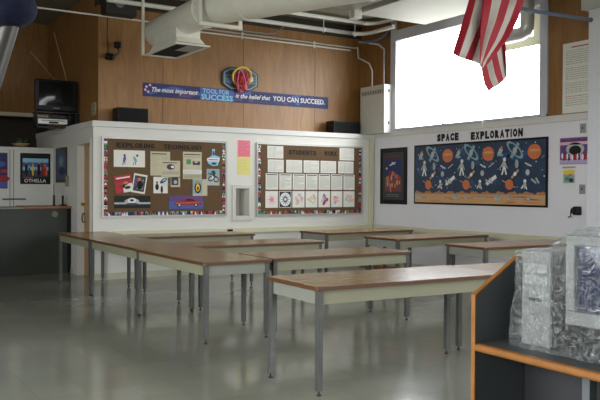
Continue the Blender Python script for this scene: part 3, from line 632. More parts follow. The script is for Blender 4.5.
def news(s, a, c, b, d): s.text('Today in News', a+.02, d-.045, .05, BLACKINK, width=(c-a)*.7, height=.022) if False else s.rect(a+.02, c-.06, d-.045, d-.03, BLACKINK); lines(s, a+.02, (a+c)/2-.01, b+.02, d-.06, 16); lines(s, (a+c)/2+.01, c-.02, b+.02, d-.06, 16)
clip(4.36, 4.69, 1.60, 1.98, AGED, 'tan newspaper clipping left of the overlapping pair on the technology board', 'newspaper clipping', news)
def news2(s, a, c, b, d): s.rect(a+.02, c-.05, d-.04, d-.028, BLACKINK); lines(s, a+.02, c-.02, b+.2, d-.17, 8); s.ell((a+c)/2, d-.1, .07, .045, DGREY); s.up(.0003); s.ell((a+c)/2+.03, d-.1, .03, .02, WHITE); s.rect(a+.17, c-.03, b+.03, b+.15, DGREY); s.up(.0003); s.ell(c-.08, b+.08, .03, .03, LGREY); lines(s, a+.02, a+.15, b+.02, b+.17, 7)
s = Sheet('b', BD-.003); s.slab(4.54, 4.86, 1.57, 1.84, .0015, AGED); s.slab(4.70, 4.86, 1.42, 1.58, .0015, AGED); news2(s, 4.54, 4.86, 1.42, 1.84); s.build('clipping', 'L shaped tan newspaper clipping overlapping its left neighbour on the technology board', 'newspaper clipping', GP)
def news3(s, a, c, b, d):
    s.rect(a+.02, c-.02, d-.05, d-.035, BLACKINK); s.rect(a+.06, a+.14, d-.2, d-.12, GREEN); s.rect(a+.17, c-.03, d-.21, d-.15, DGREY); s.up(.0003); s.ell(a+.23, d-.16, .03, .02, LGREY); s.rect(a, c, b+.09, b+.15, WHITE); s.up(.0003); lines(s, a+.02, c-.02, b+.1, b+.14, 3); lines(s, a+.02, c-.02, b+.01, b+.07, 4, DGREY); s.rect(a+.02, c-.02, d-.09, d-.075, INK)
clip(4.91, 5.24, 1.55, 1.99, AGED, 'tall tan newspaper page with photos right of centre on the technology board', 'newspaper clipping', news3)
s = Sheet('b', BD); pts = [(5.33, 1.88), (5.42, 1.94), (5.43, 2.05), (5.48, 2.05), (5.47, 1.95), (5.57, 1.92), (5.56, 1.86), (5.53, 1.78), (5.44, 1.77), (5.36, 1.81)]; s.g.prism(pts, BD-.002, BD, SKYB, 'y'); s.L = .003; s.rect(5.34, 5.56, 1.85, 1.90, WHITE); s.up(.0003); s.text('TECH', 5.35, 1.855, .05, RED, width=.18, height=.035) if False else s.rect(5.36, 5.54, 1.865, 1.88, RED); s.ell(5.45, 1.98, .02, .04, BLUEP); s.ell(5.46, 1.81, .05, .02, NAVY)
s.build('cutout_sticker', 'blue and white irregular cutout near the top right of the technology board', 'cutout', GP)
def ph1(s, a, c, b, d): s.rect(a+.01, c-.01, b+.15, d-.01, TEALP); s.up(.0003); s.ell(a+.07, b+.11, .045, .045, BLACKINK, inner=.6); s.ell(a+.17, b+.1, .05, .05, BLACKINK, inner=.65); s.line(a+.03, b+.2, c-.03, b+.13, .02, DGREY); s.up(.0003); s.ell(a+.12, b+.2, .04, .05, DGREY); s.line(a+.1, b+.1, a+.1, b+.2, .02, WHITE)
clip(5.33, 5.56, 1.45, 1.72, LGREY, 'grey photo of a wheeled machine at the right of the technology board', 'photo', ph1, name='photo')
def ph2(s, a, c, b, d): s.rect(a+.005, a+.17, b+.03, d-.005, TEALP); s.up(.0003); s.ell(a+.09, b+.13, .06, .09, BLACKINK); s.up(.0003); s.ell(a+.09, b+.13, .035, .06, YEL); s.up(.0003); s.ell(a+.09, b+.12, .022, .035, CRIM); s.ell(a+.09, b+.21, .03, .03, ORG)
clip(5.08, 5.34, 1.28, 1.55, AGED, 'tan page with a dark and yellow emblem, below the tall newspaper page', 'emblem page', ph2, lift=.003)
def ph3(s, a, c, b, d): s.ell(a+.17, d-.06, .07, .03, NAVY, rot=.6); s.up(.0003); s.ell(a+.18, d-.05, .035, .012, SKYB, rot=.6); s.ell(a+.06, b+.1, .03, .05, BLACKINK); s.ell(a+.06, b+.17, .015, .02, BLACKINK); s.ell(a+.14, b+.06, .02, .06, BLACKINK)
clip(4.41, 4.65, 1.32, 1.58, PAPER, 'white page with dark device silhouettes in the middle of the technology board', 'page', ph3, name='page')
def ph4(s, a, c, b, d): s.rect(a+.03, c-.02, d-.05, d-.03, WHITE); s.rect(a+.02, c-.03, d-.1, d-.065, CRIM); s.up(.0003); s.ell(a+.1, d-.17, .06, .03, CRIM); s.ell(c-.1, d-.13, .04, .03, ORG); s.rect(a+.12, c, b, b+.13, PAPER); s.up(.0003); s.ell(c-.08, b+.07, .05, .025, DGREY); s.ell(c-.07, b+.075, .02, .012, PINK)
clip(3.79, 4.06, 1.33, 1.60, RED, 'red magazine cover overlapping the tilted photo at left of the technology board', 'magazine cover', ph4, tilt=.16, name='magazine_cover')
def ph5(s, a, c, b, d): s.rect(a+.02, c-.02, b+.03, d-.03, DGREY); s.up(.0003); s.rect(a+.03, c-.1, b+.1, b+.24, PURP); s.up(.0003); s.ell(a+.12, b+.13, .05, .07, BLACKINK); s.ell(a+.1, b+.21, .03, .03, ORG); s.line(a+.08, b+.06, c-.05, b+.22, .01, LGREY); s.ell(c-.07, b+.09, .03, .03, INK, inner=.6)
clip(4.07, 4.29, 1.32, 1.62, PAPER, 'white bordered dark photo tilted beside the red magazine cover', 'photo', ph5, tilt=-.16, lift=.003, name='photo')
def ph6(s, a, c, b, d): s.rect(a, c, b+.06, b+.09, LGREY); s.up(.0003); s.ell(a+.28, b+.1, .12, .05, LGREY); s.up(.0003); s.ell(a+.28, b+.12, .07, .04, WHITE); s.ell(a+.28, b+.06, .1, .02, DGREY); s.ell(a+.28, b+.12, .03, .02, PURP)
clip(3.78, 4.36, 1.09, 1.28, BLACKINK, 'wide black photo of a pale domed vehicle at bottom left of the technology board', 'photo', ph6, name='photo')
def ph7(s, a, c, b, d):
    s.rect(a, c, b+.12, d, PURP); s.up(.0003); s.poly([(a+.09, b+.06), (a+.11, b+.11), (a+.22, b+.135), (a+.30, b+.17), (a+.42, b+.165), (a+.50, b+.12), (a+.57, b+.10), (a+.57, b+.055)], CRIM); s.up(.0003)
    s.poly([(a+.27, b+.13), (a+.32, b+.16), (a+.41, b+.155), (a+.46, b+.125)], BLACKINK)
    for x in (.18, .47): s.ell(a+x, b+.06, .035, .035, BLACKINK); s.up(.0003); s.ell(a+x, b+.06, .02, .02, LGREY)
    s.line(a+.12, b+.09, a+.52, b+.10, .012, ORG)
clip(4.67, 5.27, 1.07, 1.285, BLUEP, 'wide photo of a red sports car at bottom right of the technology board', 'photo', ph7, name='photo')

# student pages
GS = 'student pages pinned to the students work board'
def page(x0, x1, z0, z1, label, kind, art=0):
    s = Sheet('b', BD).slab(x0, x1, z0, z1, .0015, PAPER)
    if kind == 'typed': s.rect(x0+.02, x1-.02, z1-.03, z1-.015, BLACKINK); lines(s, x0+.02, x1-.02, z0+.02, z1-.04, 14, INK, .005)
    elif kind == 'note': lines(s, x0+.02, x1-.02, z0+.02, z1-.02, 9, INK, .004); s.up(.0003); s.rect(x0+.14, x0+.143, z0+.01, z1-.01, INK)
    else:
        cx, cz, r = (x0+x1)/2, (z0+z1)/2, .10
        pal = [(LPINK, PINK), (NAVY, WHITE), (LORG, LVIO), (LORG, LGRN), (RED, BLUEP), (LPINK, PINK), (LGRN, LPINK)][art]
        if art == 1: s.rect(x0+.01, x1-.01, z0+.01, z1-.01, DGREY); s.up(.0003); s.ell(cx, cz, .11, .12, WHITE); s.up(.0003)
        if art in (0, 1):
            for k in range(12 if art else 10):
                a = 2*math.pi*k/(12 if art else 10); s.poly([(cx+.02*math.cos(a-.6), cz+.02*math.sin(a-.6)), (cx+r*math.cos(a), cz+r*1.15*math.sin(a)), (cx+.02*math.cos(a+.6), cz+.02*math.sin(a+.6))], pal[k % 2] if not art else NAVY); s.up(.00005)
            s.ell(cx, cz, .025, .025, pal[1])
        else:
            for k in range(16):
                a = random.uniform(0, 6.28); d = random.uniform(.02, .085); rr = random.uniform(.025, .036); m = pal[k % 2] if k % 3 else random.choice((LPINK, LGRN, LVIO, LORG))
                px, pz = cx+d*math.cos(a), cz+d*math.sin(a); q = random.uniform(0, 6.28); s.poly([(px+rr*math.cos(q+j*2.09), pz+rr*1.3*math.sin(q+j*2.09)) for j in range(3)] if k % 2 else [(px+rr*math.cos(q+j*1.57), pz+rr*math.sin(q+j*1.57)) for j in range(4)], m); s.up(.0001)
    return s.build('student_page' if kind != 'art' else 'student_drawing', label, 'drawing' if kind == 'art' else 'paper', GS)
ord7 = ['first', 'second', 'third', 'fourth', 'fifth', 'sixth', 'seventh']
page(6.47, 6.79, 1.925, 2.14, 'handwritten page left of the STUDENTS heading in the top row', 'note'); page(7.985, 8.31, 1.925, 2.15, 'handwritten page right of the WORK heading in the top row', 'note')
for i, (a, b) in enumerate(((6.48, 6.80), (6.85, 7.18), (7.21, 7.54), (7.57, 7.91), (7.955, 8.30))):
    page(a, b, 1.685, 1.905, '%s handwritten page from the left in the second row of the students board' % ord7[i], 'note')
for i in range(7):
    a = 6.44+i*.2725; page(a, a+.25, 1.385, 1.665, '%s typed page from the left in the third row of the students board' % ord7[i], 'typed')
nm = ['pink star', 'dark navy starburst', 'orange and violet geometric', 'orange and green geometric', 'red and blue geometric', 'pink geometric', 'faint green geometric']
for i in range(7):
    a = 6.435+i*.2735; page(a, a+.25, 1.07, 1.36, '%s drawing, %s in the bottom row of the students board' % (nm[i], ord7[i]), 'art', i)
s = Sheet('b', YB).slab(5.91, 6.145, 1.935, 2.215, .002, PINK); lines(s, 5.93, 6.12, 1.96, 2.2, 10, CRIM, .003); s.build('notice', 'pink paper notice above the yellow one between the bulletin boards', 'notice')
s = Sheet('b', YB).slab(5.91, 6.15, 1.635, 1.93, .002, YELP); lines(s, 5.93, 6.12, 1.66, 1.91, 10, INK, .003); s.build('notice', 'yellow paper notice below the pink one between the bulletin boards', 'notice')
g = G(); fr = mat('niche_frame', (206, 204, 194), .5, var=.02)
for a in ((5.805, 5.87, .86, 1.465), (6.12, 6.185, .86, 1.465), (5.87, 6.12, .86, .94), (5.87, 6.12, 1.40, 1.465)): g.box(a[0], a[1], YB-.02, YB, a[2], a[3], fr, .004)
tag(g.build('niche_surround'), 'white frame around the small recessed wall niche below the yellow notice', 'frame')
s = Sheet('b', YB-.04).slab(5.70, 5.80, .665, .72, .006, BLACK); s.build('outlet_cover', 'small black outlet on the cream raceway under the wall niche', 'outlet')
for x, z, lab in ((4.03, 2.185, 'left board'), (5.60, 2.185, 'right end of left board')):
    pass
# ------------------------------------------------------------------ right wall pictures
s = Sheet('r', XR).slab(10.42, 11.17, 1.13, 2.15, .02, BLACK); s.rect(10.50, 11.09, 1.21, 2.07, DGREY); s.up(); s.rect(10.56, 11.03, 1.36, 1.93, NAVY); s.up()
s.rect(10.56, 11.03, 1.36, 1.62, colm('brown_print', 112, 70, 58)); s.up(.0003)
for k in range(34):
    a, b = random.uniform(10.59, 11.0), random.uniform(1.38, 1.72); s.ell(a, b, .022, .05, random.choice((ORG, SAND, CRIM, PURP, SANDD, RED)), n=8); s.up(.0001)
s.ell(10.8, 1.86, .1, .015, WHITE, rot=-.3); s.ell(10.78, 1.87, .05, .012, WHITE, rot=.5); s.ell(10.97, 1.78, .02, .02, WHITE)
for b in (2.0, 1.98): s.rect(10.6, 11.0, b, b+.008, CRIM)
for b in (1.30, 1.27): s.rect(10.62, 10.98, b, b+.006, INK)
s.build('framed_poster', 'black framed fiery crowd poster beside the back corner on the window wall', 'poster')
s = Sheet('r', XR); Y0, Y1, Z0, Z1 = 7.325, 10.215, 1.15, 2.165; s.slab(Y0, Y1, Z0, Z1, .02, BLACK); a0, a1, b0, b1 = Y0+.03, Y1-.03, Z0+.03, Z1-.03
s.rect(a0, a1, b0, b1, SPACE); s.up(.0004)
for k in range(60): s.ell(random.uniform(a0+.02, a1-.02), random.uniform(1.42, b1-.02), .012, .012, TEALP if k % 3 else WHITE, n=6)
for k in range(16): s.ell(random.uniform(a0+.1, a1-.1), random.uniform(1.5, b1-.08), random.uniform(.05, .11), random.uniform(.03, .06), colm('nebula_blue', 50, 78, 124), n=12)
gp = []
n = 60
for i in range(n+1):
    a = a0+(a1-a0)*i/n; gp.append((a, 1.36+.018*math.sin(i*1.1)+.014*math.sin(i*2.7)))
s.up(.0004); s.poly([(a0, b0)]+[(a1, b0)]+gp[::-1], SANDD); s.up(.0004); s.rect(a0, a1, b0, 1.325, SAND); s.up(.0004)
for k in range(14): s.ell(random.uniform(a0+.1, a1-.1), random.uniform(b0+.02, 1.3), random.uniform(.08, .2), .008, SANDD, n=10)
def inb(a): return a0+.08 < a < a1-.08
per = .91
for p in range(-1, 4):
    o = lambda y: y-per*(p)      # y falls towards the viewer
    def E(y, z, ry, rz, m, rot=0, **k):
        if a0+max(ry, rz)+.003 < o(y) < a1-max(ry, rz)-.003: s.up(.00012); s.ell(o(y), z, ry, rz, m, rot, **k)
    def Ln(y, z, y1, z1, w, m):
        if inb(o(y)) and inb(o(y1)): s.up(.00012); s.line(o(y), z, o(y1), z1, w, m)
    # ringed station
    E(9.74, 2.0, .20, .075, TEALP, R(38), inner=.72); Ln(9.81, 1.88, 9.67, 2.10, .055, TEALP); Ln(9.76, 1.93, 9.70, 2.04, .03, LGREY); E(9.74, 1.99, .04, .05, LGREY)
    # orange planet
    E(9.37, 1.96, .125, .112, ORG); E(9.37, 1.98, .10, .018, SAND); E(9.37, 1.93, .10, .014, SANDD)
    # little rockets
    Ln(10.06, 1.93, 10.0, 2.03, .07, LGREY); E(10.0, 2.04, .02, .025, ORG); Ln(10.09, 1.93, 9.97, 1.93, .03, TEALP)
    # astronaut
    E(9.94, 1.86, .03, .032, WHITE); E(9.95, 1.78, .04, .06, LGREY); Ln(9.95, 1.75, 9.99, 1.63, .03, WHITE); Ln(9.94, 1.75, 9.90, 1.63, .03, WHITE); Ln(9.96, 1.82, 10.03, 1.73, .022, LGREY); Ln(9.93, 1.82, 9.88, 1.72, .022, LGREY)
    # half moon, small satellites
    E(9.70, 1.79, .035, .065, LGREY); E(9.715, 1.79, .018, .062, TEALP); Ln(9.54, 1.80, 9.42, 1.75, .02, WHITE); E(9.48, 1.77, .02, .02, LGREY); Ln(9.36, 1.75, 9.24, 1.82, .018, LGREY)
    Ln(9.80, 1.58, 9.66, 1.70, .035, SAND); E(9.73, 1.64, .03, .03, WHITE); E(9.49, 1.66, .04, .045, LGREY)
    # shuttle
    Ln(9.40, 1.49, 9.20, 1.61, .06, WHITE); Ln(9.42, 1.56, 9.33, 1.50, .03, LGREY); Ln(9.34, 1.58, 9.28, 1.50, .03, LGREY)
    # ringed planet and small astronaut
    Ln(9.98, 1.545, 9.72, 1.435, .016, SAND); E(9.84, 1.48, .08, .08, ORG); E(9.84, 1.49, .06, .014, SANDD); E(9.54, 1.53, .028, .03, WHITE); E(9.54, 1.47, .03, .05, LGREY); Ln(9.57, 1.47, 9.60, 1.42, .02, WHITE); Ln(9.52, 1.45, 9.50, 1.41, .02, WHITE)
    # surface domes
    for y, q in ((10.06, 1), (9.17, 1.2), (9.85, .6), (9.47, .6), (9.62, .4)): E(y, 1.27, .055*q, .03*q, LGREY); E(y, 1.295, .02*q, .04*q, TEALP)
s.build('space_mural', 'wide black framed mural of planets, shuttles and astronauts under the window', 'mural')
s = Sheet('r', XR).slab(6.62, 7.13, 1.755, 2.135, .003, LPINK); s.rect(6.63, 7.12, 1.765, 2.125, PURP); s.up(.0004); s.rect(6.63, 7.12, 2.03, 2.07, LPINK); s.ell(6.87, 1.97, .15, .09, LGREY); s.up(.0004); s.ell(6.87, 1.95, .1, .07, BLACKINK); s.rect(6.63, 7.12, 1.77, 1.82, LVIO); s.up(.0004)
for k in range(16): s.ell(6.66+k*.028, 1.86+random.uniform(-.01, .02), .016, .045, [WHITE, RED, CRIM, WHITE, LPINK, NAVY][k % 6], n=8); s.up(.0001)
s.build('group_photo_poster', 'purple edged group photo poster on the white wall right of the mural', 'poster')
s = Sheet('r', XR).slab(6.85, 7.09, 1.44, 1.74, .002, PAPER); s.rect(6.86, 7.08, 1.705, 1.73, INK); s.rect(6.875, 7.06, 1.50, 1.62, TEALP); s.rect(6.875, 7.06, 1.62, 1.68, YEL); s.up(.0004); s.ell(6.93, 1.54, .04, .03, DGREY); s.ell(7.0, 1.56, .04, .03, GREEN); s.ell(6.95, 1.61, .03, .02, ORG)
s.build('small_flyer', 'small white flyer with a yellow and green picture below the group photo', 'flyer')
s = Sheet('r', XR).slab(6.45, 7.09, 2.47, 3.44, .002, PAPER); s.rect(6.5, 6.95, 3.37, 3.385, RED); random.seed(3)
for i in range(26):
    b = 3.33-i*.03
    if i in (7, 14, 20): continue
    x1 = 7.04
    while x1 > 6.5: w = random.uniform(.02, .07); s.rect(x1-w, x1, b-.004, b+.004, INK if i != 21 else RED); x1 -= w+.012
s.build('handwritten_chart', 'tall white handwritten paper chart on the wood panel right of the window', 'chart')
for z, lab in ((2.25, 'upper grey switch plate on the white wall beside the pier'), (1.42, 'lower grey switch plate on the white wall beside the pier')):
    s = Sheet('r', XR).slab(6.70, 6.79, z-.07, z+.06, .012, LSW); s.rect(6.735, 6.755, z-.02, z+.02, DGREY); s.build('switch_plate', lab, 'switch', 'switch plates by the pier')
t = thing('pencil_sharpener', 'small black hand crank gadget mounted on the white wall beside the pier', 'sharpener', (XR, 6.80, 1.10))
g = G(); g.box(-.09, 0, -.05, .04, -.04, .08, BLACK, .015); g.tube([(-.045, -.03, .02), (-.045, .07, .02)], .045, DARKMET, 14); g.build('body', t)
g = G(); g.tube([(-.05, .07, .02), (-.07, .08, .02), (-.07, .08, -.06), (-.1, .10, -.07)], .010, BLACK, 8); g.build('crank', t)

# ------------------------------------------------------------------ flag and pole
t = thing('flagpole', 'blue grey metal flagpole slanting from the pier above the window', 'flagpole', (0, 0, 0))
PB = Vector((7.99, 6.05, 3.495)); PM = Vector((6.257, 5.6, 3.315)); PE = Vector((5.1, 5.3, 3.27)); 
polem = mat('blue_grey_metal', (88, 100, 122), .4, .2)
g = G(); g.tube([PB, PM, PE, PE+(PE-PM)*.6], [.022, .022, .026, .03], polem, 12); g.build('pole', t)
g = G(); g.tube([(8.0, 6.05, 3.495), (7.985, 6.045, 3.493)], .03, polem, 16); g.build('mounting_flange', t)
g = G(); g.tube([PM+Vector((-.12, 0, -.05)), PM+Vector((-.15, -.03, .05)), PM+Vector((-.12, -.02, .16)), PM+Vector((-.09, .01, .05)), PM+Vector((-.12, 0, -.05))], .010, WHITE, 8); g.build('rope_loop', t)
FR = mat('flag_red', (160, 20, 40), .7, var=.05, scale=40, bump=.1); FWt = mat('flag_white', (192, 184, 176), .7, var=.04, scale=40, bump=.1)
def fp(a, b, y):
    # local cloth grid: a runs across the flag (14 mm steps), b runs down it (9.5 mm steps), y is the depth of the fold
    return Vector((5.307+.01398*(a-469)+.0002*b+.98*(y-5.4), y, 3.241+.00189*(a-469)-.0100*b+.34*(y-5.4)))
def lerp(a, b, t): return a+(b-a)*t
g = G()
def sheet(rows, stripes, per=4):
    """rows: list of polylines; each polyline has stripes+1 world points"""
    nr = len(rows); res = []
    for r_ in rows:
        pts = []
        for k in range(stripes):
            for q in range(per): pts.append(lerp(r_[k], r_[k+1], q/per))
        pts.append(r_[-1]); res.append(pts)
    return res
def skin(rows, stripes, per, first):
    w = stripes*per+1; o = len(g.v); 
    for r_ in rows: g.v += [tuple(p) for p in r_]
    for i in range(len(rows)-1):
        for j in range(w-1):
            g.f.append([o+i*w+j, o+i*w+j+1, o+(i+1)*w+j+1, o+(i+1)*w+j]); g.m.append(g.mi((FR, FWt)[((j//per)+first) % 2])); g.smooth.append(True)
def interp_rows(keys, nsub):
    out = []
    for a in range(len(keys)-1):
        for q in range(nsub): out.append([lerp(p, r_, q/nsub) for p, r_ in zip(keys[a], keys[a+1])])
    out.append(keys[-1]); return out
# left fold: four stripes falling to the lower left
def K(us, v, y, dv=0, amp=.03, ph=0):
    n_ = len(us); return [fp(u, v+dv*i/(n_-1), y+amp*math.sin(ph+i*2.2)) for i, u in enumerate(us)]
left = [K((471, 478.5, 485.5, 490.5, 493), -16, 5.50), K((469, 475.5, 484, 488.5, 490), 0, 5.42, 0, .04, 1), K((462, 469, 478, 483, 485), 24, 5.40, 3, .05, 1.5), K((453.5, 459, 464.5, 471.5, 479), 51, 5.38, 11, .04, 2)]
skin(sheet(interp_rows(left, 6), 4, 4), 4, 4, 0)
# right fold: sweeping stripes from upper right to lower left
rt_ = [K((488, 496, 504, 512, 519, 527), -16, 5.36, 0, .03, .5), K((482, 491, 500, 509, 516, 523), 0, 5.33, 0, .04, 1),
       [fp(u, v, 5.31+.03*math.sin(i*2)) for i, (u, v) in enumerate(((480, 20), (487, 21), (494, 21), (502, 20), (509, 19), (517, 18)))],
       [fp(u, v, 5.31+.03*math.sin(i*2)) for i, (u, v) in enumerate(((479, 40), (482, 40), (487, 40), (494, 39), (500, 38), (508, 36)))],
       [fp(u, v, 5.32) for u, v in ((478.5, 61), (479, 61.5), (480, 62.5), (482, 60), (485.5, 58), (495, 52))],
       [fp(u, v, 5.33) for u, v in ((478.6, 62), (479, 63), (480, 64.5), (480.7, 65.5), (481.5, 66), (483, 66))]]
skin(sheet(interp_rows(rt_, 5), 5, 4), 5, 4, 0)
# tail behind: stripes run down to the right
tail = [[fp(u, v, 5.46) for u, v in ((480, 63), (483, 58), (488, 52), (494, 46), (499, 41), (503, 36))],
        [fp(u, v, 5.46+.02*math.sin(i*2)) for i, (u, v) in enumerate(((481, 70), (486, 65), (491, 59), (496, 53), (501, 46), (504.5, 40)))],
        [fp(u, v, 5.45+.03*math.sin(i*2)) for i, (u, v) in enumerate(((483.5, 83), (489, 79), (494, 74), (499, 67), (503, 60), (505.5, 52)))],
        [fp(u, v, 5.45+.02*math.sin(i*2)) for i, (u, v) in enumerate(((487.5, 90.5), (492.5, 87.5), (498, 84.5), (502.5, 81), (505.5, 79), (506, 76)))]]
skin(sheet(interp_rows(tail, 5), 5, 4), 5, 4, 0)
# part of the cloth passing over the pole
crest = [[lerp(rt_[0][0], rt_[0][-1], i/8) for i in range(9)]]
crest.append([p+Vector((.01, .14, .03)) for p in crest[0]]); crest.append([p+Vector((.02, .26, -.05)) for p in crest[0]]); crest.append([p+Vector((.02, .28, -.22)) for p in crest[0]])
skin(sheet(crest, 8, 2), 8, 2, 0)
fl = g.build('flag'); tag(fl, 'red and white striped flag hanging in folds from the pole in front of the window', 'flag')
sm = fl.modifiers.new('thickness', 'SOLIDIFY'); sm.thickness = .004

# ------------------------------------------------------------------ near blue capped pole
t = thing('capped_pole', 'out of focus silver tube with a dark blue padded cap at the upper left edge', 'pole', (-.25, 1.0, 0))
o0 = Vector((-.25, 1.0, 0))
g = G(); A = Vector((.203, 1.0, 1.625))-o0; B = Vector((.183, 1.0, 1.555))-o0; foot = Vector((-.02, 0, .03))
g.tube([foot, B, A], .0105, mat('brushed_tube', (74, 72, 68), .4, .3), 14); g.build('tube', t)
g = G(); d = (A-B).normalized(); c = A+Vector((-.006, 0, .008))
bm = bmesh.new(); bmesh.ops.create_uvsphere(bm, u_segments=24, v_segments=14, radius=.03); bm.verts.index_update()
g.add([c+Vector((v.co.x*1.15, v.co.y, v.co.z*.85)) for v in bm.verts], [[v.index for v in f.verts] for f in bm.faces], mat('blue_padding', (8, 16, 48), .9, bump=.3, scale=80), True); bm.free(); g.build('blue_cap', t)
g = G(); g.lathe([(0, 0), (.16, 0), (.16, .012), (.03, .03), (0, .03)], (-.02, 0, 0), DARKMET, 24); g.build('base', t)

# ------------------------------------------------------------------ carrel
cx0, cyp = 2.355, 2.34
t = thing('study_carrel', 'grey study carrel with orange oak edging in the right foreground', 'study carrel', (cx0, cyp, 0))
prof = [(0, 0), (.66, 0), (.66, 1.108), (.262, 1.108), (.005, .96), (0, .955)]
G().prism(prof, .0, .02, CARREL, 'y').build('side_panel', t)
g = G(); path = [(0, 0), (0, .957), (.262, 1.110), (.66, 1.110)]
for (p, q) in zip(path, path[1:]):
    d = Vector((q[0]-p[0], q[1]-p[1])).normalized(); nrm = Vector((-d.y, d.x))*.006
    vs = [(p[0], y, p[1]) for y in (-.001, .021)]+[(p[0]+nrm.x, y, p[1]+nrm.y) for y in (-.001, .021)]+[(q[0], y, q[1]) for y in (-.001, .021)]+[(q[0]+nrm.x, y, q[1]+nrm.y) for y in (-.001, .021)]
    g.add(vs, [(0, 1, 3, 2), (4, 6, 7, 5), (0, 4, 5, 1), (2, 3, 7, 6), (0, 2, 6, 4), (1, 5, 7, 3)], OAK)
g.build('oak_edge', t)
G().box(.02, .66, -1.55, 0, .722, .752, CARREL).build('shelf', t)
g = G(); n = 8; pr = [(.022, .752), (.0, .752), (-.008, .748), (-.012, .740), (-.012, .732), (-.008, .724), (.0, .720), (.022, .720)]
g.prism(pr, -1.55, -.004, OAK, 'y'); g.build('shelf_edge', t)
G().box(.63, .66, -1.55, 0, 0, 1.108, CARREL).build('back_panel', t)
G().box(.0, .66, -1.578, -1.55, 0, 1.108, CARREL).build('side_panel', t)
G().box(.30, .325, -1.55, -.004, 0, .722, CARRELD).build('modesty_panel', t)
G().box(.20, .245, -.42, -.385, 0, .722, mat('support_grey', (98, 102, 104), .5)).build('support_post', t)
# computer
t = thing('computer_tower', 'pale upright computer tower under plastic at the left end of the carrel shelf', 'computer', (2.53, 2.095, .752))
G().box(.015, .42, 0.0, .15, 0, .40, mat('tower_side_olive', (84, 84, 76), .5), .008).build('casing', t)  # shade on the tower side is put into the darker casing colour
g = G(); g.box(0, .016, 0, .15, .0, .40, BEIGEPC, .005); g.build('front_bezel', t)
g = G()
for z in (.31, .26): g.box(-.003, .001, .015, .135, z, z+.035, LSW)
g.box(-.003, .001, .04, .11, .19, .205, DGREY); g.build('drive_bay', t)
G().box(-.004, .001, .08, .105, .1, .125, LSW).build('power_button', t)
t = thing('computer_monitor', 'pale tube monitor with a dark blue screen under plastic on the carrel shelf', 'monitor', (2.55, 1.81, .752), R(4))
W_, Z0_, H_ = .215, .115, .36
g = G()
for a in ((-W_, W_, Z0_, Z0_+.055), (-W_, W_, Z0_+H_-.04, Z0_+H_), (-W_, -W_+.04, Z0_+.055, Z0_+H_-.04), (W_-.04, W_, Z0_+.055, Z0_+H_-.04)): g.box(0, .05, a[0], a[1], a[2], a[3], BEIGEPC, .004)
g.build('bezel', t)
SCB = mat('blue_screen_glass', (16, 28, 66), .15)
g = G(); n = 8
for i in range(n+1):
    for j in range(n+1):
        u, v = i/n*2-1, j/n*2-1; g.v.append((.022-.012*(1-u*u)*(1-v*v), u*(W_-.04), Z0_+.0575+.275/2*(v+1)))
k = g.mi(SCB)
for i in range(n):
    for j in range(n): g.f.append([i*(n+1)+j, (i+1)*(n+1)+j, (i+1)*(n+1)+j+1, i*(n+1)+j+1]); g.m.append(k); g.smooth.append(True)
g.build('screen', t)
g = G(); a, b, c, d = W_-.005, Z0_+.005, Z0_+H_-.005, .05
vs = [(.05, -a, b), (.05, a, b), (.05, a, c), (.05, -a, c), (.36, -a*.6, b+.05), (.36, a*.6, b+.05), (.36, a*.6, c-.06), (.36, -a*.6, c-.06)]
g.add(vs, [(0, 1, 2, 3), (4, 7, 6, 5), (0, 4, 5, 1), (1, 5, 6, 2), (2, 6, 7, 3), (3, 7, 4, 0)], BEIGEPC); g.build('rear_casing', t)
g = G(); g.lathe([(0, 0), (.13, 0), (.13, .015), (.06, .03), (.05, .12), (0, .12)], (.16, 0, 0), BEIGEPC, 24); g.build('stand', t)
# plastic wrap
PL = bpy.data.materials.new('clear_plastic'); PL.use_nodes = True; nt = PL.node_tree; nt.nodes.clear()
out = nt.nodes.new('ShaderNodeOutputMaterial'); tr = nt.nodes.new('ShaderNodeBsdfTransparent'); tr.inputs[0].default_value = (.93, .95, .95, 1); gl = nt.nodes.new('ShaderNodeBsdfGlossy'); gl.inputs['Roughness'].default_value = .12
df = nt.nodes.new('ShaderNodeBsdfDiffuse'); df.inputs[0].default_value = (.75, .78, .78, 1); m1 = nt.nodes.new('ShaderNodeMixShader'); m2 = nt.nodes.new('ShaderNodeMixShader')
tc = nt.nodes.new('ShaderNodeTexCoord'); nz = nt.nodes.new('ShaderNodeTexNoise'); nz.inputs['Scale'].default_value = 18; nz.inputs['Detail'].default_value = 5; nz.inputs['Distortion'].default_value = 4
nt.links.new(tc.outputs['Object'], nz.inputs[0]); bp = nt.nodes.new('ShaderNodeBump'); bp.inputs['Strength'].default_value = .9; bp.inputs['Distance'].default_value = .03
nt.links.new(nz.outputs[0], bp.inputs['Height']); nt.links.new(bp.outputs[0], gl.inputs['Normal'])
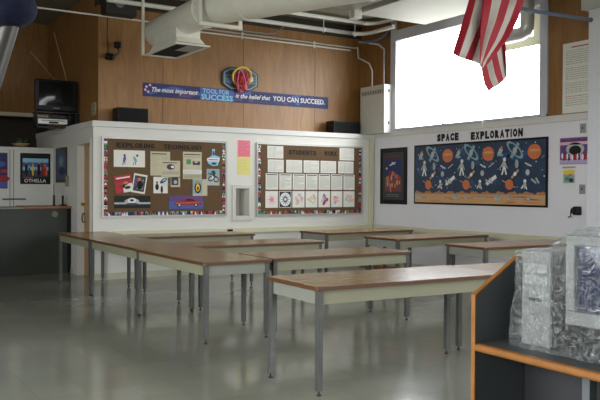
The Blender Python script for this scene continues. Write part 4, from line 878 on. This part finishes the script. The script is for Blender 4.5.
mr = nt.nodes.new('ShaderNodeMapRange'); mr.inputs[1].default_value = .45; mr.inputs[2].default_value = .68; mr.inputs[3].default_value = .02; mr.inputs[4].default_value = .22; nt.links.new(nz.outputs[0], mr.inputs[0])
nt.links.new(mr.outputs[0], m1.inputs[0]); nt.links.new(tr.outputs[0], m1.inputs[1]); nt.links.new(df.outputs[0], m1.inputs[2])
m2.inputs[0].default_value = .13; nt.links.new(m1.outputs[0], m2.inputs[1]); nt.links.new(gl.outputs[0], m2.inputs[2]); nt.links.new(m2.outputs[0], out.inputs[0])
def wrap():
    g = G(); nu, nv = 120, 46; x0, x1, y0, y1 = 2.455, 2.97, 1.36, 2.285
    def ztop(x, y): 
        k = min(1, max(0, (y-1.98)/.12)); return 1.255*(1-k)+1.17*k
    ring = []
    for i in range(nu):
        a = 2*math.pi*i/nu; ca, sa = math.cos(a), math.sin(a); e = .28
        ring.append((math.copysign(abs(ca)**e, ca), math.copysign(abs(sa)**e, sa)))
    rows = []
    for j in range(nv+1):
        t = j/nv; row = []
        for (cx_, cy_) in ring:
            if t < .62: f = 1.0+.06*(1-t/.62)**2; zz = t/.62*.90
            else: q = (t-.62)/.38; f = math.cos(q*math.pi/2)**.45 if q < 1 else 0; zz = .90+.10*min(1, math.sin(q*math.pi/2)**.8)
            x = (x0+x1)/2+cx_*f*(x1-x0)/2; y = (y0+y1)/2+cy_*f*(y1-y0)/2; z = .756+zz*(ztop(x, y)-.756)
            p = Vector((x, y, z)); w = noise.noise_vector(p*9)*.016+noise.noise_vector(p*24)*.008
            rg = abs(noise.noise(Vector((x*7+3, y*7, z*3.5))))*.03
            w.z *= .6; q_ = Vector((cx_, cy_, 0)); p += w-q_*rg*.5
            p.z = max(p.z, .7535+.001*((j*7) % 3)); p.y = min(p.y, 2.332); row.append(p)
        rows.append(row)
    vs = [p for r_ in rows for p in r_]
    g.add(vs, [(j*nu+i, j*nu+(i+1) % nu, (j+1)*nu+(i+1) % nu, (j+1)*nu+i) for j in range(nv) for i in range(nu)], PL, True)
    return g.build('plastic_sheet')
tag(wrap(), 'crinkled clear plastic sheet draped over the computer on the carrel', 'plastic sheet')
